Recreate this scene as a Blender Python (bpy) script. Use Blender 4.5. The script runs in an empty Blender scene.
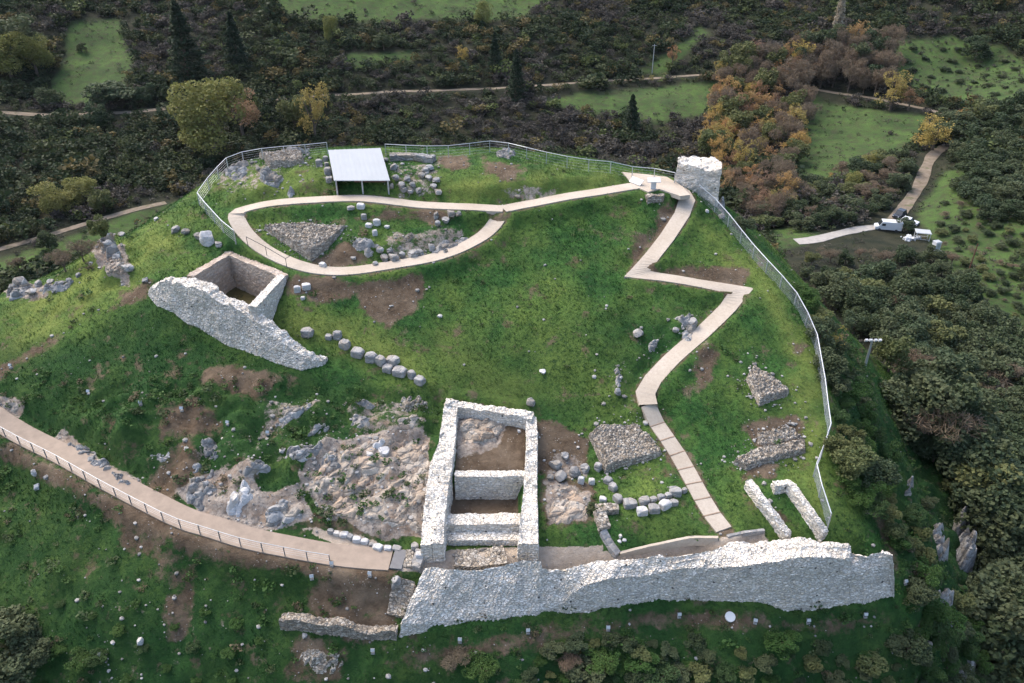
import bpy, math, random
import numpy as np
from mathutils import Vector, Matrix

random.seed(7)
RNG = np.random.default_rng(7)
scene = bpy.context.scene
COL = scene.collection

# ---------------------------------------------------------------- camera
FPX, CAMZ, PITCH = 800.0, 46.0, math.radians(32.0)
cam_d = bpy.data.cameras.new('camera'); cam = bpy.data.objects.new('camera', cam_d); COL.objects.link(cam)
cam_d.sensor_width = 36.0; cam_d.lens = FPX / 1024 * 36.0
cam_d.clip_start = 0.5; cam_d.clip_end = 5000
cam.location = (0, 0, CAMZ); cam.rotation_euler = (math.pi / 2 - PITCH, 0, 0)
scene.camera = cam

# ---------------------------------------------------------------- light
SUN = Vector((-0.48, 0.46, 0.80)).normalized()
world = bpy.data.worlds.new('World'); scene.world = world; world.use_nodes = True
wn = world.node_tree.nodes; wl = world.node_tree.links
sky = wn.new('ShaderNodeTexSky'); sky.sky_type = 'NISHITA'; sky.sun_disc = False
sky.sun_elevation = math.asin(SUN.z); sky.sun_rotation = math.atan2(SUN.x, SUN.y)
sky.air_density = 1.0; sky.dust_density = 4.0; sky.ozone_density = 0.8
wl.new(sky.outputs[0], wn['Background'].inputs[0]); wn['Background'].inputs[1].default_value = 0.15
sd = bpy.data.lights.new('sun', 'SUN'); so = bpy.data.objects.new('sun', sd); COL.objects.link(so)
sd.energy = 0.65; sd.angle = math.radians(35); sd.color = (1.0, 0.95, 0.86)
so.rotation_euler = SUN.to_track_quat('Z', 'Y').to_euler(); so.location = (-40, 60, 120)
scene.view_settings.view_transform = 'Standard'; scene.view_settings.look = 'None'
scene.view_settings.gamma = 1.0; scene.view_settings.exposure = 1.5
scene.view_settings.use_curve_mapping = False
scene.cycles.max_bounces = 5; scene.cycles.diffuse_bounces = 3; scene.cycles.use_denoising = True

# ---------------------------------------------------------------- numpy noise
def _hash(ix, iy, iz, seed):
    h = (ix.astype(np.int64) * 374761393 + iy.astype(np.int64) * 668265263 + iz.astype(np.int64) * 2147483647 + seed * 974634777) & 0xffffffff
    h = ((h ^ (h >> 13)) * 1274126177) & 0xffffffff
    h = ((h ^ (h >> 16)) * 2246822519) & 0xffffffff
    h = h ^ (h >> 15)
    return (h & 0xffffff).astype(np.float64) / 0xffffff

def vnoise(p, seed=0):
    p = np.asarray(p, float); i = np.floor(p).astype(np.int64); f = p - i; f = f * f * (3 - 2 * f)
    r = 0
    for dx in (0, 1):
        wx = f[:, 0] if dx else 1 - f[:, 0]
        for dy in (0, 1):
            wy = f[:, 1] if dy else 1 - f[:, 1]
            for dz in (0, 1):
                wz = f[:, 2] if dz else 1 - f[:, 2]
                r = r + wx * wy * wz * _hash(i[:, 0] + dx, i[:, 1] + dy, i[:, 2] + dz, seed)
    return r * 2 - 1

def fbm(p, oct=4, seed=0, gain=0.5):
    a, s, r = 1.0, 0.0, 0
    p = np.asarray(p, float).copy()
    for k in range(oct):
        r = r + a * vnoise(p, seed + k); s += a; a *= gain; p = p * 2.03 + 11.7
    return r / s

def fbm2(x, y, sc, oct=4, seed=0):
    return fbm(np.stack([x / sc, y / sc, np.full_like(x, 0.37)], 1), oct, seed)

def worley(p, seed=0):
    p = np.asarray(p, float); i = np.floor(p).astype(np.int64)
    f1 = np.full(len(p), 9.0); f2 = np.full(len(p), 9.0); cid = np.zeros(len(p))
    for dx in (-1, 0, 1):
        for dy in (-1, 0, 1):
            for dz in (-1, 0, 1):
                jx, jy, jz = i[:, 0] + dx, i[:, 1] + dy, i[:, 2] + dz
                qx = jx + _hash(jx, jy, jz, seed + 1); qy = jy + _hash(jx, jy, jz, seed + 2); qz = jz + _hash(jx, jy, jz, seed + 3)
                d = np.sqrt((p[:, 0] - qx) ** 2 + (p[:, 1] - qy) ** 2 + (p[:, 2] - qz) ** 2)
                n = d < f1
                f2 = np.where(n, f1, np.minimum(f2, d)); cid = np.where(n, _hash(jx, jy, jz, seed + 9), cid); f1 = np.where(n, d, f1)
    return f1, f2, cid

def sstep(a, b, x):
    t = np.clip((x - a) / (b - a), 0, 1); return t * t * (3 - 2 * t)

# ---------------------------------------------------------------- pixel <-> world
CP, SP = math.cos(PITCH), math.sin(PITCH)
def pdir(u, v):
    cx = (np.asarray(u, float) - 512) / FPX; cy = (341.5 - np.asarray(v, float)) / FPX
    return np.stack([cx, CP + cy * SP, -SP + cy * CP], -1)
def PZ(u, v, z):                       # point of the view ray at height z
    d = pdir(u, v); t = (z - CAMZ) / d[2]
    return np.array([d[0] * t, d[1] * t, z])
def PY(u, v, y):                       # point of the view ray at distance y
    d = pdir(u, v); t = y / d[1]
    return np.array([d[0] * t, y, CAMZ + d[2] * t])
def proj(x, y, z):
    zz = z - CAMZ; dep = y * CP - zz * SP; dep = np.where(dep < 1, 1, dep)
    return 512 + FPX * x / dep, 341.5 - FPX * (y * SP + zz * CP) / dep, dep

# ---------------------------------------------------------------- terrain heights
C = []
def c(*uvz):
    for u, v, z in uvz: C.append(tuple(PZ(u, v, z)))
def w(*xyz): C.extend(xyz)
# hilltop
c((420,560,3.2),(480,556,3.2),(520,550,3.2),(560,548,3.3),(620,548,3.4),(680,542,3.6),(720,538,3.8),(760,528,4.1),(800,520,4.3))
c((400,640,0.0),(455,630,0.0),(520,624,0.0),(580,613,0.0),(640,605,0.0),(700,602,-.1),(800,609,-.3),(860,606,-.4),(900,602,-.7))
c((600,480,4.4),(560,480,4.6),(660,480,4.9),(700,480,5.0),(760,480,5.2),(800,460,5.4),(560,430,6.0),(620,400,7.6),(680,400,7.6),(740,400,7.8),(800,400,7.6))
c((520,400,7.4),(470,390,7.8),(420,385,8.2),(560,350,9.6),(500,350,9.7),(640,350,9.7),(720,350,9.6),(790,350,9.4),(440,330,10.3),(380,340,10.0),(340,345,9.7))
c((520,300,11.6),(600,300,11.7),(680,300,11.6),(740,300,11.5),(440,300,11.6),(360,300,12.0),(310,310,11.6),(600,250,13.8),(530,250,13.8),(660,260,13.3),(730,260,13.1),(420,270,13.1),(340,275,13.2),(480,270,13.0))
c((280,280,13.0),(260,250,14.1),(300,235,14.7),(240,235,14.6),(380,235,14.9),(450,235,14.8),(520,215,15.6),(600,205,16.1),(660,210,15.9),(700,210,15.6),(240,210,15.8),(300,200,16.4),(360,205,16.2),(430,205,16.2))
c((650,186,17.0),(690,192,16.6),(610,185,17.3),(560,185,17.5),(500,180,17.9),(440,182,17.6),(380,185,17.4),(330,180,17.4),(280,175,17.4),(235,185,16.6))
c((200,204,15.4),(216,222,15.0),(230,168,17.0),(265,160,17.7),(328,153,18.1),(390,154,18.2),(440,158,18.2),(497,152,18.5),(525,159,18.3),(560,167,18.0),(600,173,17.7),(640,179,17.4),(674,186,17.0))
# left ridge
c((190,214,14.8),(150,232,13.4),(130,238,12.6),(100,250,11.8),(60,275,10.4),(30,290,9.8),(0,302,9.2),(-40,320,8.6),(180,250,13.3),(140,265,12.2),(130,290,11.4),(100,310,10.3),(60,340,8.8),(0,375,7.3),(-40,390,6.8),(60,310,9.6),(20,330,8.6))
c((155,315,10.6),(185,330,9.8),(214,345,9.2),(240,358,8.9),(279,375,8.6),(120,350,8.6),(60,400,6.6),(160,400,7.2),(240,400,7.6),(100,440,5.9),(180,460,5.8),(320,400,7.7),(380,400,7.5),(330,440,6.2),(270,440,6.3),(220,490,5.0),(290,490,5.0),(350,490,4.9),(400,500,4.7),(410,450,5.8),(420,525,3.7),(340,525,3.8),(280,522,4.0))
c((0,422,5.5),(-60,395,5.9),(94,472,4.9),(185,520,4.3),(250,538,4.0),(297,549,3.7),(344,557,3.4),(390,561,3.2))
c((0,470,3.2),(-60,480,3),(100,540,2.4),(200,580,1.8),(300,600,1.4),(370,608,1.2),(0,560,0.4),(100,610,0),(200,640,-.8),(300,645,0.0),(350,640,.1),(0,683,-4),(100,683,-3.4),(200,683,-2.8),(300,683,-2),(400,670,-1.1),(512,683,-2.2),(512,650,-.8),(620,640,-.9),(620,683,-2.6),(720,640,-1.0),(800,650,-1.9),(800,683,-3.6),(880,650,-2.6))
c((0,740,-7),(200,740,-6),(400,740,-5.5),(600,740,-5.5),(800,740,-7),(-120,600,-2),(-120,450,3))
# right side, steep
c((930,620,-3.2),(930,683,-7.5),(960,683,-11),(1000,683,-17),(960,600,-8),(1024,600,-23),(1000,540,-26),(1000,500,-29),(925,560,-3),(945,510,-11),(900,510,0),(880,480,1.0),(860,430,2.6),(910,430,-8),(950,450,-24))
c((826,526,4.3),(813,478,5.4),(829,440,6.4),(822,390,8.1),(815,346,9.6),(797,308,11.1),(770,277,12.4),(745,248,13.6),(722,220,15.0),(850,380,4.5),(870,380,-1),(840,340,6),(815,300,6.5),(780,255,9),(750,225,11))
c((705,197,15.9),(722,205,13.5))
w((30,88,4),(40,80,-4),(48,84,-14),(60,92,-24),(55,110,-27),(30,100,-4),(45,72,-6),(52,60,-14),(62,66,-27))
c((820,270,-33),(880,330,-33),(940,400,-32),(1000,330,-36),(1000,420,-34),(780,262,-33),(1060,500,-34),(1060,350,-36))
# behind the crest
w((-30,97,9),(-10,99,10),(10,97,9),(20,96,7),(-45,88,2),(-60,80,-2),(-75,72,0),(-60,105,-20),(-30,115,-14),(0,118,-14),(20,118,-16),(-70,140,-40),(0,150,-40),(-35,140,-36),(40,150,-36),(40,120,-24),(-90,95,-18),(-110,120,-38))
# valley and far slopes
c((0,245,-45),(100,222,-45),(190,202,-46),(0,180,-43),(100,170,-43),(0,105,-36),(100,118,-38),(190,108,-37),(85,55,-28),(0,30,-18),(200,40,-24),(100,0,-14),(250,0,-14),(300,95,-38),(350,60,-30))
c((500,0,-18),(500,40,-26),(500,90,-38),(500,140,-46),(400,140,-46),(300,140,-45),(600,140,-46),(640,100,-40),(650,79,-37),(700,140,-45),(700,40,-27),(780,0,-17),(750,150,-44),(760,200,-41),(780,243,-38),(850,231,-38),(893,224,-38.5))
c((860,130,-40),(810,88,-36.5),(970,65,-29),(970,30,-20),(970,0,-11),(940,150,-37),(925,185,-38.3),(905,208,-38.5),(1000,150,-31),(1000,200,-34),(1000,260,-36),(1015,100,-28),(870,40,-23),(960,117,-35))
w((0,560,55),(-300,560,75),(300,560,60),(0,900,150),(-550,300,10),(550,300,10),(600,900,160),(-600,900,160),(350,50,-35),(-350,50,-20),(0,-300,-40),(-250,-200,-30),(250,-200,-50),(0,10,-16),(-60,10,-16),(60,10,-30),(120,60,-40),(-110,40,0))
C = np.array(C, float)
RC = 2.2
def _phi(d2): return np.sqrt(d2 + RC * RC)
_A = _phi(((C[:, None, :2] - C[None, :, :2]) ** 2).sum(-1)) - 0.15 * np.eye(len(C))
_n = len(C); _M = np.zeros((_n + 1, _n + 1)); _M[:_n, :_n] = _A; _M[:_n, _n] = 1; _M[_n, :_n] = 1
_W = np.linalg.solve(_M, np.append(C[:, 2], 0))
def rbf(x, y):
    out = np.full(x.shape, _W[-1]); 
    for k in range(_n): out += _W[k] * np.sqrt((x - C[k, 0]) ** 2 + (y - C[k, 1]) ** 2 + RC * RC)
    return out

def lines(a, b, fa, fb, fine, mid_a, mid_b, mid, coarse):
    L = [np.arange(a, mid_a, coarse), np.arange(mid_a, fa, mid), np.arange(fa, fb, fine), np.arange(fb, mid_b, mid), np.arange(mid_b, b + coarse, coarse)]
    return np.concatenate(L)
GX = lines(-760, 760, -54, 44, 0.3, -250, 250, 1.7, 25)
GY = lines(-320, 1100, 27, 88, 0.3, 26, 430, 1.7, 25)
NX, NY = len(GX), len(GY)
XX, YY = np.meshgrid(GX, GY); XX = XX.ravel(); YY = YY.ravel()
ZZ = rbf(XX, YY)
U0, V0, DEP = proj(XX, YY, ZZ)
NEAR = (DEP < 105) & (YY < 92) & (ZZ > -26)            # the castle hill itself
nearw = sstep(-24, -6, ZZ) * sstep(100, 88, YY)
ZZ += (1 - nearw) * 1.6 * fbm2(XX, YY, 26, 4, 3) + nearw * (0.34 * fbm2(XX, YY, 5.0, 4, 5) + .22 * (np.abs(fbm2(XX, YY, 2.1, 3, 15)) - .2))

def height(x, y, Z=None):
    Z = (ZZ if Z is None else Z).reshape(NY, NX)
    x = np.atleast_1d(np.asarray(x, float)); y = np.atleast_1d(np.asarray(y, float))
    i = np.clip(np.searchsorted(GX, x) - 1, 0, NX - 2); j = np.clip(np.searchsorted(GY, y) - 1, 0, NY - 2)
    fx = (x - GX[i]) / (GX[i + 1] - GX[i]); fy = (y - GY[j]) / (GY[j + 1] - GY[j])
    return (Z[j, i] * (1 - fx) + Z[j, i + 1] * fx) * (1 - fy) + (Z[j + 1, i] * (1 - fx) + Z[j + 1, i + 1] * fx) * fy
def G(x, y): return float(height(x, y)[0])
_T = np.concatenate([np.arange(30, 110, 0.12), np.arange(110, 700, 0.6)])
def hit(u, v):                         # where the view ray meets the ground
    d = pdir(u, v); X = d[0] * _T; Y = d[1] * _T; Zr = CAMZ + d[2] * _T
    b = np.nonzero(Zr < height(X, Y))[0]
    k = b[0] if len(b) else len(_T) - 1
    lo, hi = _T[max(k - 1, 0)], _T[k]
    for _ in range(12):
        m = (lo + hi) / 2
        if CAMZ + d[2] * m < G(d[0] * m, d[1] * m): hi = m
        else: lo = m
    return np.array([d[0] * hi, d[1] * hi, G(d[0] * hi, d[1] * hi)])

def hitn(u, v):
    for k in range(60):
        p = hit(u, v + k * .7)
        if p[1] < 95 and p[2] > -20: return p
    return p
def hitf(u, v): return hit(u, v) if u > 890 else hitn(u, v)

def resample(P, step):
    P = np.asarray(P, float); s = np.r_[0, np.cumsum(np.linalg.norm(np.diff(P[:, :2], axis=0), axis=1))]
    n = max(2, int(s[-1] / step) + 1); t = np.linspace(0, s[-1], n)
    return np.stack([np.interp(t, s, P[:, k]) for k in range(P.shape[1])], 1)
def chaikin(P, it=2):
    P = np.asarray(P, float)
    for _ in range(it):
        Q = [P[0]]
        for a, b in zip(P[:-1], P[1:]): Q += [a * .75 + b * .25, a * .25 + b * .75]
        Q.append(P[-1]); P = np.array(Q)
    return P
def dist_poly(px, py, L):              # distance to polyline L in xy, with nearest z
    best = np.full(px.shape, 1e9); bz = np.zeros(px.shape)
    for a, b in zip(L[:-1], L[1:]):
        ab = b[:2] - a[:2]; t = np.clip(((px - a[0]) * ab[0] + (py - a[1]) * ab[1]) / (ab @ ab + 1e-9), 0, 1)
        d = np.hypot(px - a[0] - t * ab[0], py - a[1] - t * ab[1]); n = d < best
        best = np.where(n, d, best); bz = np.where(n, a[2] + t * (b[2] - a[2]), bz)
    return best, bz
def inpoly(px, py, poly):
    r = np.zeros(px.shape, bool); q = np.asarray(poly, float); n = len(q)
    for k in range(n):
        x1, y1 = q[k]; x2, y2 = q[(k + 1) % n]
        if y1 == y2: continue
        r ^= ((y1 > py) != (y2 > py)) & (px < (x2 - x1) * (py - y1) / (y2 - y1) + x1)
    return r
def sdist(px, py, poly):               # signed distance, positive inside
    q = [np.array([a[0], a[1], 0.0]) for a in poly]; d, _ = dist_poly(px, py, q + [q[0]])
    return np.where(inpoly(px, py, poly), d, -d)

# ---------------------------------------------------------------- routes pressed into the ground
def carve(L, half, soft, drop=0.0):
    lo = L[:, :2].min(0) - half - soft; hi = L[:, :2].max(0) + half + soft
    k = np.nonzero((XX > lo[0]) & (XX < hi[0]) & (YY > lo[1]) & (YY < hi[1]))[0]
    d, z = dist_poly(XX[k], YY[k], L); wgt = 1 - sstep(half, half + soft, d)
    ZZ[k] = ZZ[k] * (1 - wgt) + (z - drop) * wgt
def smooth_z(L, win):
    z = L[:, 2]; k = np.ones(win) / win; zp = np.r_[np.full(win, z[0]), z, np.full(win, z[-1])]
    L[:, 2] = np.convolve(zp, k, 'same')[win:-win]; return L
def route(px, step=0.5, smooth=0, win=9):
    P = np.array([hit(u, v) for u, v in px])
    if smooth: P = chaikin(P, smooth)
    L = resample(P, step); L[:, 2] = height(L[:, 0], L[:, 1]); return smooth_z(L, win)

LOOP_PX = [(503,210),(470,208),(440,207),(390,202),(340,198),(290,201),(250,207),(234,213),(241,229),(257,246),(286,262),(320,272.5),(360,272),(420,262),(460,250),(489,234),(503,210)]
TOP_PX = [(503,210),(520,206),(545,202),(580,195.5),(615,190),(645,185)]
ZIG_PX = [(668,184),(683,193),(687,201),(682,215),(667,238),(652,257),(637,274.5),(660,277.5),(700,284),(741,291.5),(728,308),(700,335),(672,359),(653,379),(645,396),(648,408)]
STAIR_PX = [(648,408),(660,428),(680,460),(700,494),(717,524),(723,534)]
LEFT_PX = [(-70,386),(0,421.5),(50,448),(94,472),(140,497),(185,519.5),(215,529),(250,538),(297,549),(344,557.5),(391,561)]
R_LOOP = route(LOOP_PX, .5, 2); R_TOP = route(TOP_PX, .5, 2); R_ZIG = route(ZIG_PX, .4, 0); R_STAIR = route(STAIR_PX, .5, 0, 15); R_LEFT = route(LEFT_PX, .5, 2, 15)
R_LOOP[-1, 2] = R_LOOP[0, 2]; R_TOP[0, 2] = R_LOOP[0, 2]; R_STAIR[0, 2] = R_ZIG[-1, 2]
for L, h in ((R_LOOP, 1.0), (R_TOP, 1.0), (R_ZIG, .95), (R_STAIR, .85), (R_LEFT, 1.2)): carve(L, h, 1.3)
TRACKS = {}
TRACK_PX = {'valley': ([(-40,262),(0,249),(60,232),(130,211),(150,206),(166,203)], 2.6),
 'bank': ([(-30,112),(0,112),(60,116),(130,113),(190,106),(215,101)], 3.4),
 'slope': ([(270,100),(300,97),(350,95),(420,91),(500,88.5),(560,85),(600,81),(650,77),(725,75)], 2.8),
 'field': ([(795,86),(820,90),(850,95),(880,99),(900,104),(935,111),(960,118),(990,128)], 2.6),
 'farm': ([(946,146),(933,154),(925,170),(920,185),(908,203),(896,218),(880,229)], 3.2),
 'pale': ([(900,226),(868,228),(845,232),(815,240),(796,242)], 3.2)}
for k, (px, wd) in TRACK_PX.items():
    L = route(px, 2.0, 2, 7); TRACKS[k] = (L, wd); carve(L, wd / 2 + 1.2, 3.5)

PLAZA_PX = [(622,173),(648,175.5),(667,178),(682,187),(690,196),(680,197),(659,190),(648,193),(634,187)]
PLAZA_Z = float(np.mean([G(*hit(u, v)[:2]) for u, v in ((650,184),(660,186),(640,180))]))
PLAZA = np.array([PZ(u, v, PLAZA_Z) for u, v in PLAZA_PX])
def flatten(poly, z, soft, tilt=0.0, y0=0.0):
    q = np.asarray(poly)[:, :2]; lo = q.min(0) - soft; hi = q.max(0) + soft
    k = np.nonzero((XX > lo[0]) & (XX < hi[0]) & (YY > lo[1]) & (YY < hi[1]))[0]
    wgt = sstep(-soft, 0.05, sdist(XX[k], YY[k], q)); ZZ[k] = ZZ[k] * (1 - wgt) + (z + tilt * np.maximum(0, YY[k] - y0)) * wgt
flatten(PLAZA, PLAZA_Z, 1.2)

# cistern pit and the rooms of the gate building
CIST_Z = 13.5
CIST = np.array([PZ(229,252,CIST_Z), PZ(282,275,CIST_Z), PZ(254,304,CIST_Z), PZ(193,274,CIST_Z)])
flatten(CIST, CIST_Z - 3.4, 0.35)

CR = [PZ(458,414,5.9), PZ(526,424,5.6), PZ(526,472,5.4), PZ(456,471,5.4)]
ROOM2 = [PZ(450,499,3.25), PZ(518,499,3.25), PZ(520,524,3.25), PZ(446,524,3.25)]
FRONT = [PZ(436,529,2.95), PZ(524,529,2.95), PZ(526,552,2.95), PZ(432,552,2.95)]
flatten(np.array(CR), 5.45, 0.3, .21, 46.2); flatten(np.array(FRONT), 2.95, 0.5); flatten(np.array(ROOM2), 3.25, 0.3)

# ---------------------------------------------------------------- what covers the ground (masks by outline)
UN, VN, DN = proj(XX, YY, ZZ)
nearm = NEAR
NZ1 = fbm2(XX, YY, 3.2, 4, 21); NZ2 = fbm2(XX, YY, 14.0, 4, 31)
DIRT = np.zeros(len(XX)); ROCK = DIRT.copy(); GRAV = DIRT.copy(); FIELD = DIRT.copy(); PALE = DIRT.copy()
def paint(A, poly, s=1.0, soft=5.0, amp=8.0, sel=None):
    sel = nearm if sel is None else sel
    q = np.array(poly, float); lo = q.min(0) - soft - amp - 2; hi = q.max(0) + soft + amp + 2
    k = np.nonzero(sel & (UN > lo[0]) & (UN < hi[0]) & (VN > lo[1]) & (VN < hi[1]))[0]
    if len(k) == 0: return
    d = sdist(UN[k], VN[k], poly) + amp * (NZ1[k] if sel is nearm else NZ2[k])
    A[k] = np.maximum(A[k], s * sstep(-soft, soft, d))
def band(pts, wd):                     # a thin outline around a polyline
    p = np.array(pts, float); d = np.gradient(p, axis=0); d /= np.linalg.norm(d, axis=1)[:, None]; n = np.stack([-d[:, 1], d[:, 0]], 1)
    return np.r_[p + n * wd / 2, (p - n * wd / 2)[::-1]].tolist()
for poly, s in [([(358,286),(400,276),(424,272),(428,288),(410,312),(388,324),(368,312)],1), ([(285,280),(330,276),(356,286),(345,300),(300,300),(285,296)],.9),
    ([(534,425),(565,428),(588,440),(592,470),(560,478),(536,470)],1), ([(650,272),(700,266),(745,274),(742,286),(700,282)],1), ([(662,198),(684,200),(674,222),(655,246),(640,258),(655,228)],.85),
    ([(628,236),(655,226),(644,262),(632,272)],.8), ([(700,352),(720,352),(714,378),(700,392),(694,372)],.75), ([(745,428),(798,418),(802,446),(760,446)],.9), ([(744,464),(780,462),(775,480),(742,480)],.8),
    ([(150,410),(190,400),(222,418),(190,440),(160,440)],.75), ([(190,362),(240,368),(280,378),(260,392),(205,384)],.75), ([(150,470),(190,430),(205,470),(170,500),(150,490)],.7),
    ([(395,652),(470,638),(560,624),(640,612),(730,612),(820,622),(905,612),(915,570),(900,540),(925,560),(915,620),(830,634),(730,630),(640,628),(540,650),(430,668),(360,672)],.55),
    (band([(0,447),(60,480),(120,512),(200,543),(280,560),(380,580)],22),.75), ([(330,565),(395,568),(400,640),(360,650),(300,600)],.7), ([(482,160),(520,166),(515,178),(478,172)],.9), ([(505,166),(530,168),(522,176)],.7), ([(440,160),(470,158),(472,172),(446,170)],.9),
    ([(120,515),(170,540),(160,560),(120,548)],.6), ([(70,500),(95,510),(85,540),(72,535)],.6), ([(165,600),(190,592),(185,640),(168,640)],.65), ([(330,215),(420,206),(450,214),(430,222),(350,222)],.9), ([(310,262),(345,236),(372,262),(330,270)],.9),
    ([(745,497),(778,500),(810,530),(775,532)],.7), ([(350,480),(425,460),(420,540),(330,540),(290,530)],.55), ([(120,292),(150,280),(146,300),(120,305)],.8),([(540,480),(595,480),(596,530),(540,530)],.7),
    ([(150,548),(200,560),(195,590),(160,580)],.5),([(300,630),(350,650),(340,683),(280,683)],.55),([(560,640),(600,640),(600,683),(560,683)],.5),([(790,330),(812,345),(800,360),(785,345)],.6),([(600,236),(625,232),(620,244)],.5),([(520,262),(545,258),(545,268)],.3),([(860,440),(875,445),(895,530),(905,580),(890,580),(868,500)],.55),
    (band([(130,290),(100,310),(60,338),(20,362),(-20,385)],4),.7), (band([(60,250),(90,252),(130,285)],4),.5), (band([(255,180),(285,175),(310,190),(330,194)],4),.6), (band([(700,195),(730,225),(765,262)],8),.5), (band([(640,398),(630,390),(680,350),(715,312)],8),.55)]:
    paint(DIRT, poly, s, 10.0, 14.0)
for poly, s in [([(300,478),(330,446),(372,432),(428,436),(436,470),(424,536),(380,538),(330,520)],1), ([(176,490),(214,468),(248,470),(262,494),(300,490),(310,520),(262,530),(205,516)],.9), (band([(60,440),(95,462),(135,486)],14),.9), (band([(-10,400),(20,412)],12),.9),
    ([(545,482),(588,492),(592,524),(545,528)],.8), ([(92,250),(112,238),(132,262),(128,282),(104,276)],.85), ([(0,288),(30,280),(66,282),(52,296),(10,304)],.7), ([(210,172),(250,160),(300,168),(260,190),(225,196)],.45), ([(380,235),(460,228),(470,245),(400,262)],.5), ([(395,165),(440,160),(440,200),(395,200)],.45), ([(270,395),(320,400),(300,420),(260,430)],.5), ([(340,400),(400,396),(420,430),(350,440)],.45), ([(455,412),(510,412),(500,445),(460,455)],.8),([(560,450),(590,455),(590,480),(545,475)],.5),([(650,330),(700,316),(705,345),(660,350)],.35),([(610,370),(640,350),(640,400),(600,420)],.3),([(505,192),(560,186),(560,198),(520,200)],.5)]:
    paint(ROCK, poly, s, 5.0, 13.0)
for poly, s in [([(-60,480),(90,520),(200,560),(400,590),(400,700),(-60,760)],.20), ([(130,400),(280,380),(420,390),(440,440),(300,470),(200,500),(110,480)],.22), ([(690,330),(830,330),(830,480),(740,480)],.16), ([(200,170),(330,160),(330,200),(240,205)],.22), ([(400,640),(900,610),(920,690),(380,690)],.20), ([(560,330),(700,310),(660,420),(560,420)],.10)]:
    paint(DIRT, poly, s, 12, 16)
for poly, s in [([(180,440),(300,420),(430,420),(430,440),(320,470),(200,480)],.30), ([(120,590),(230,600),(260,690),(60,690)],.26), ([(440,600),(400,600),(330,620),(330,690),(440,690)],.2), ([(200,168),(330,158),(330,192),(240,200)],.28), ([(640,330),(700,312),(700,350),(650,400)],.26)]:
    paint(ROCK, poly, s, 10, 14)
paint(GRAV, [(400,550),(424,552),(540,546),(600,546),(612,556),(720,539),(764,531),(770,545),(700,556),(560,572),(430,572),(400,570)], 1, 2.5, 2.0)
paint(GRAV, [(300,528),(345,530),(390,548),(392,556),(340,548)], .9, 3, 3)
for q in (R_LEFT, R_ZIG, R_STAIR, R_LOOP, R_TOP):       # worn earth along the path edges
    k = np.nonzero(nearm)[0]; d, _ = dist_poly(XX[k], YY[k], q); DIRT[k] = np.maximum(DIRT[k], .58 * (1 - sstep(.75, 1.5, d + .6 * NZ1[k])))
k = np.nonzero(nearm)[0]
DIRT[k] = np.maximum(DIRT[k], np.where(inpoly(XX[k], YY[k], CIST[:, :2]), 1.0, 0)); 
for q in (CR, ROOM2): DIRT[k] = np.maximum(DIRT[k], np.where(inpoly(XX[k], YY[k], [a[:2] for a in q]), 1.0, 0))
for poly, s in [([(0,300),(60,275),(130,236),(190,212),(185,250),(130,285),(60,335),(0,372)],.75), ([(430,180),(560,170),(640,182),(560,192),(450,195)],.7), ([(280,310),(360,320),(440,380),(430,385),(330,345),(275,325)],.6), ([(200,190),(240,170),(330,160),(330,190),(240,200)],.5), ([(700,225),(780,285),(826,380),(826,520),(780,480),(790,360),(750,290)],.55),([(440,330),(560,390),(520,415),(440,390)],.35)]:
    paint(PALE, poly, s, 12, 18)
HERB_SHADE = np.zeros(len(XX))  # wilder dark herb on the slopes, plus slope shade painted into the grass
for poly, s in [([(-60,340),(60,345),(150,300),(240,360),(330,385),(440,395),(440,440),(400,600),(395,640),(560,618),(900,604),(1000,690),(-60,800)],.8), ([(640,300),(700,300),(640,395),(560,420),(450,390),(420,330),(520,330)],.35), ([(820,300),(900,420),(1030,540),(1030,700),(880,690),(915,590),(840,480)],.9)]: paint(HERB_SHADE, poly, s, 14, 16)
farsel = (DN > 120) & (YY > 100)
FIELDS = [[(40,108),(62,60),(72,22),(118,20),(132,62),(118,98),(70,106)], [(535,97),(640,88),(728,80),(715,112),(660,124),(560,108)], [(806,94),(850,104),(925,118),(912,146),(862,178),(795,182)], [(886,40),(950,36),(1000,46),(1040,70),(1040,100),(960,106),(892,84)],
          [(918,214),(942,170),(1000,165),(1040,200),(1040,390),(985,330),(940,262)], [(250,-10),(560,-10),(520,18),(400,22),(300,20)], [(-20,262),(60,238),(130,217),(205,196),(210,206),(140,232),(60,262),(-20,285)], [(340,70),(420,58),(410,50),(350,52)], [(640,72),(700,28),(712,34),(660,76)],[(750,232),(800,228),(820,236),(780,246)]]
for poly in FIELDS: paint(FIELD, poly, 1, 3, 8, farsel)
RELIEF = np.zeros(len(XX))
for poly, s in [([(60,380),(200,380),(300,385),(440,395),(440,430),(420,440),(330,450),(300,480),(180,490),(110,470),(60,430)],1), ([(200,165),(330,160),(330,192),(235,200)],.6), ([(620,330),(705,312),(705,345),(640,395),(600,400)],.6), ([(0,440),(120,520),(300,570),(380,600),(380,690),(0,700)],.4), ([(850,380),(900,430),(980,520),(1010,700),(900,690),(925,600),(900,560),(860,500)],1.3), ([(90,240),(135,236),(145,285),(100,290)],.8)]: paint(RELIEF, poly, s, 10, 10)
k = np.nonzero(RELIEF > .02)[0]; q3 = fbm2(XX[k], YY[k], 4.2, 4, 41); q4 = fbm2(XX[k] * .6 + YY[k] * .5, YY[k] * 1.2 - XX[k] * .4, 2.2, 3, 42)
ZZ[k] += RELIEF[k] * (1.3 * (np.abs(q3) * 2 - .45) + .6 * q4)
RB = ROCK * nearm
P3 = np.stack([XX * .55 + YY * .2, YY * .8 - XX * .3, ZZ * 1.2], 1); kk = np.nonzero(RB > .02)[0]
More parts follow.
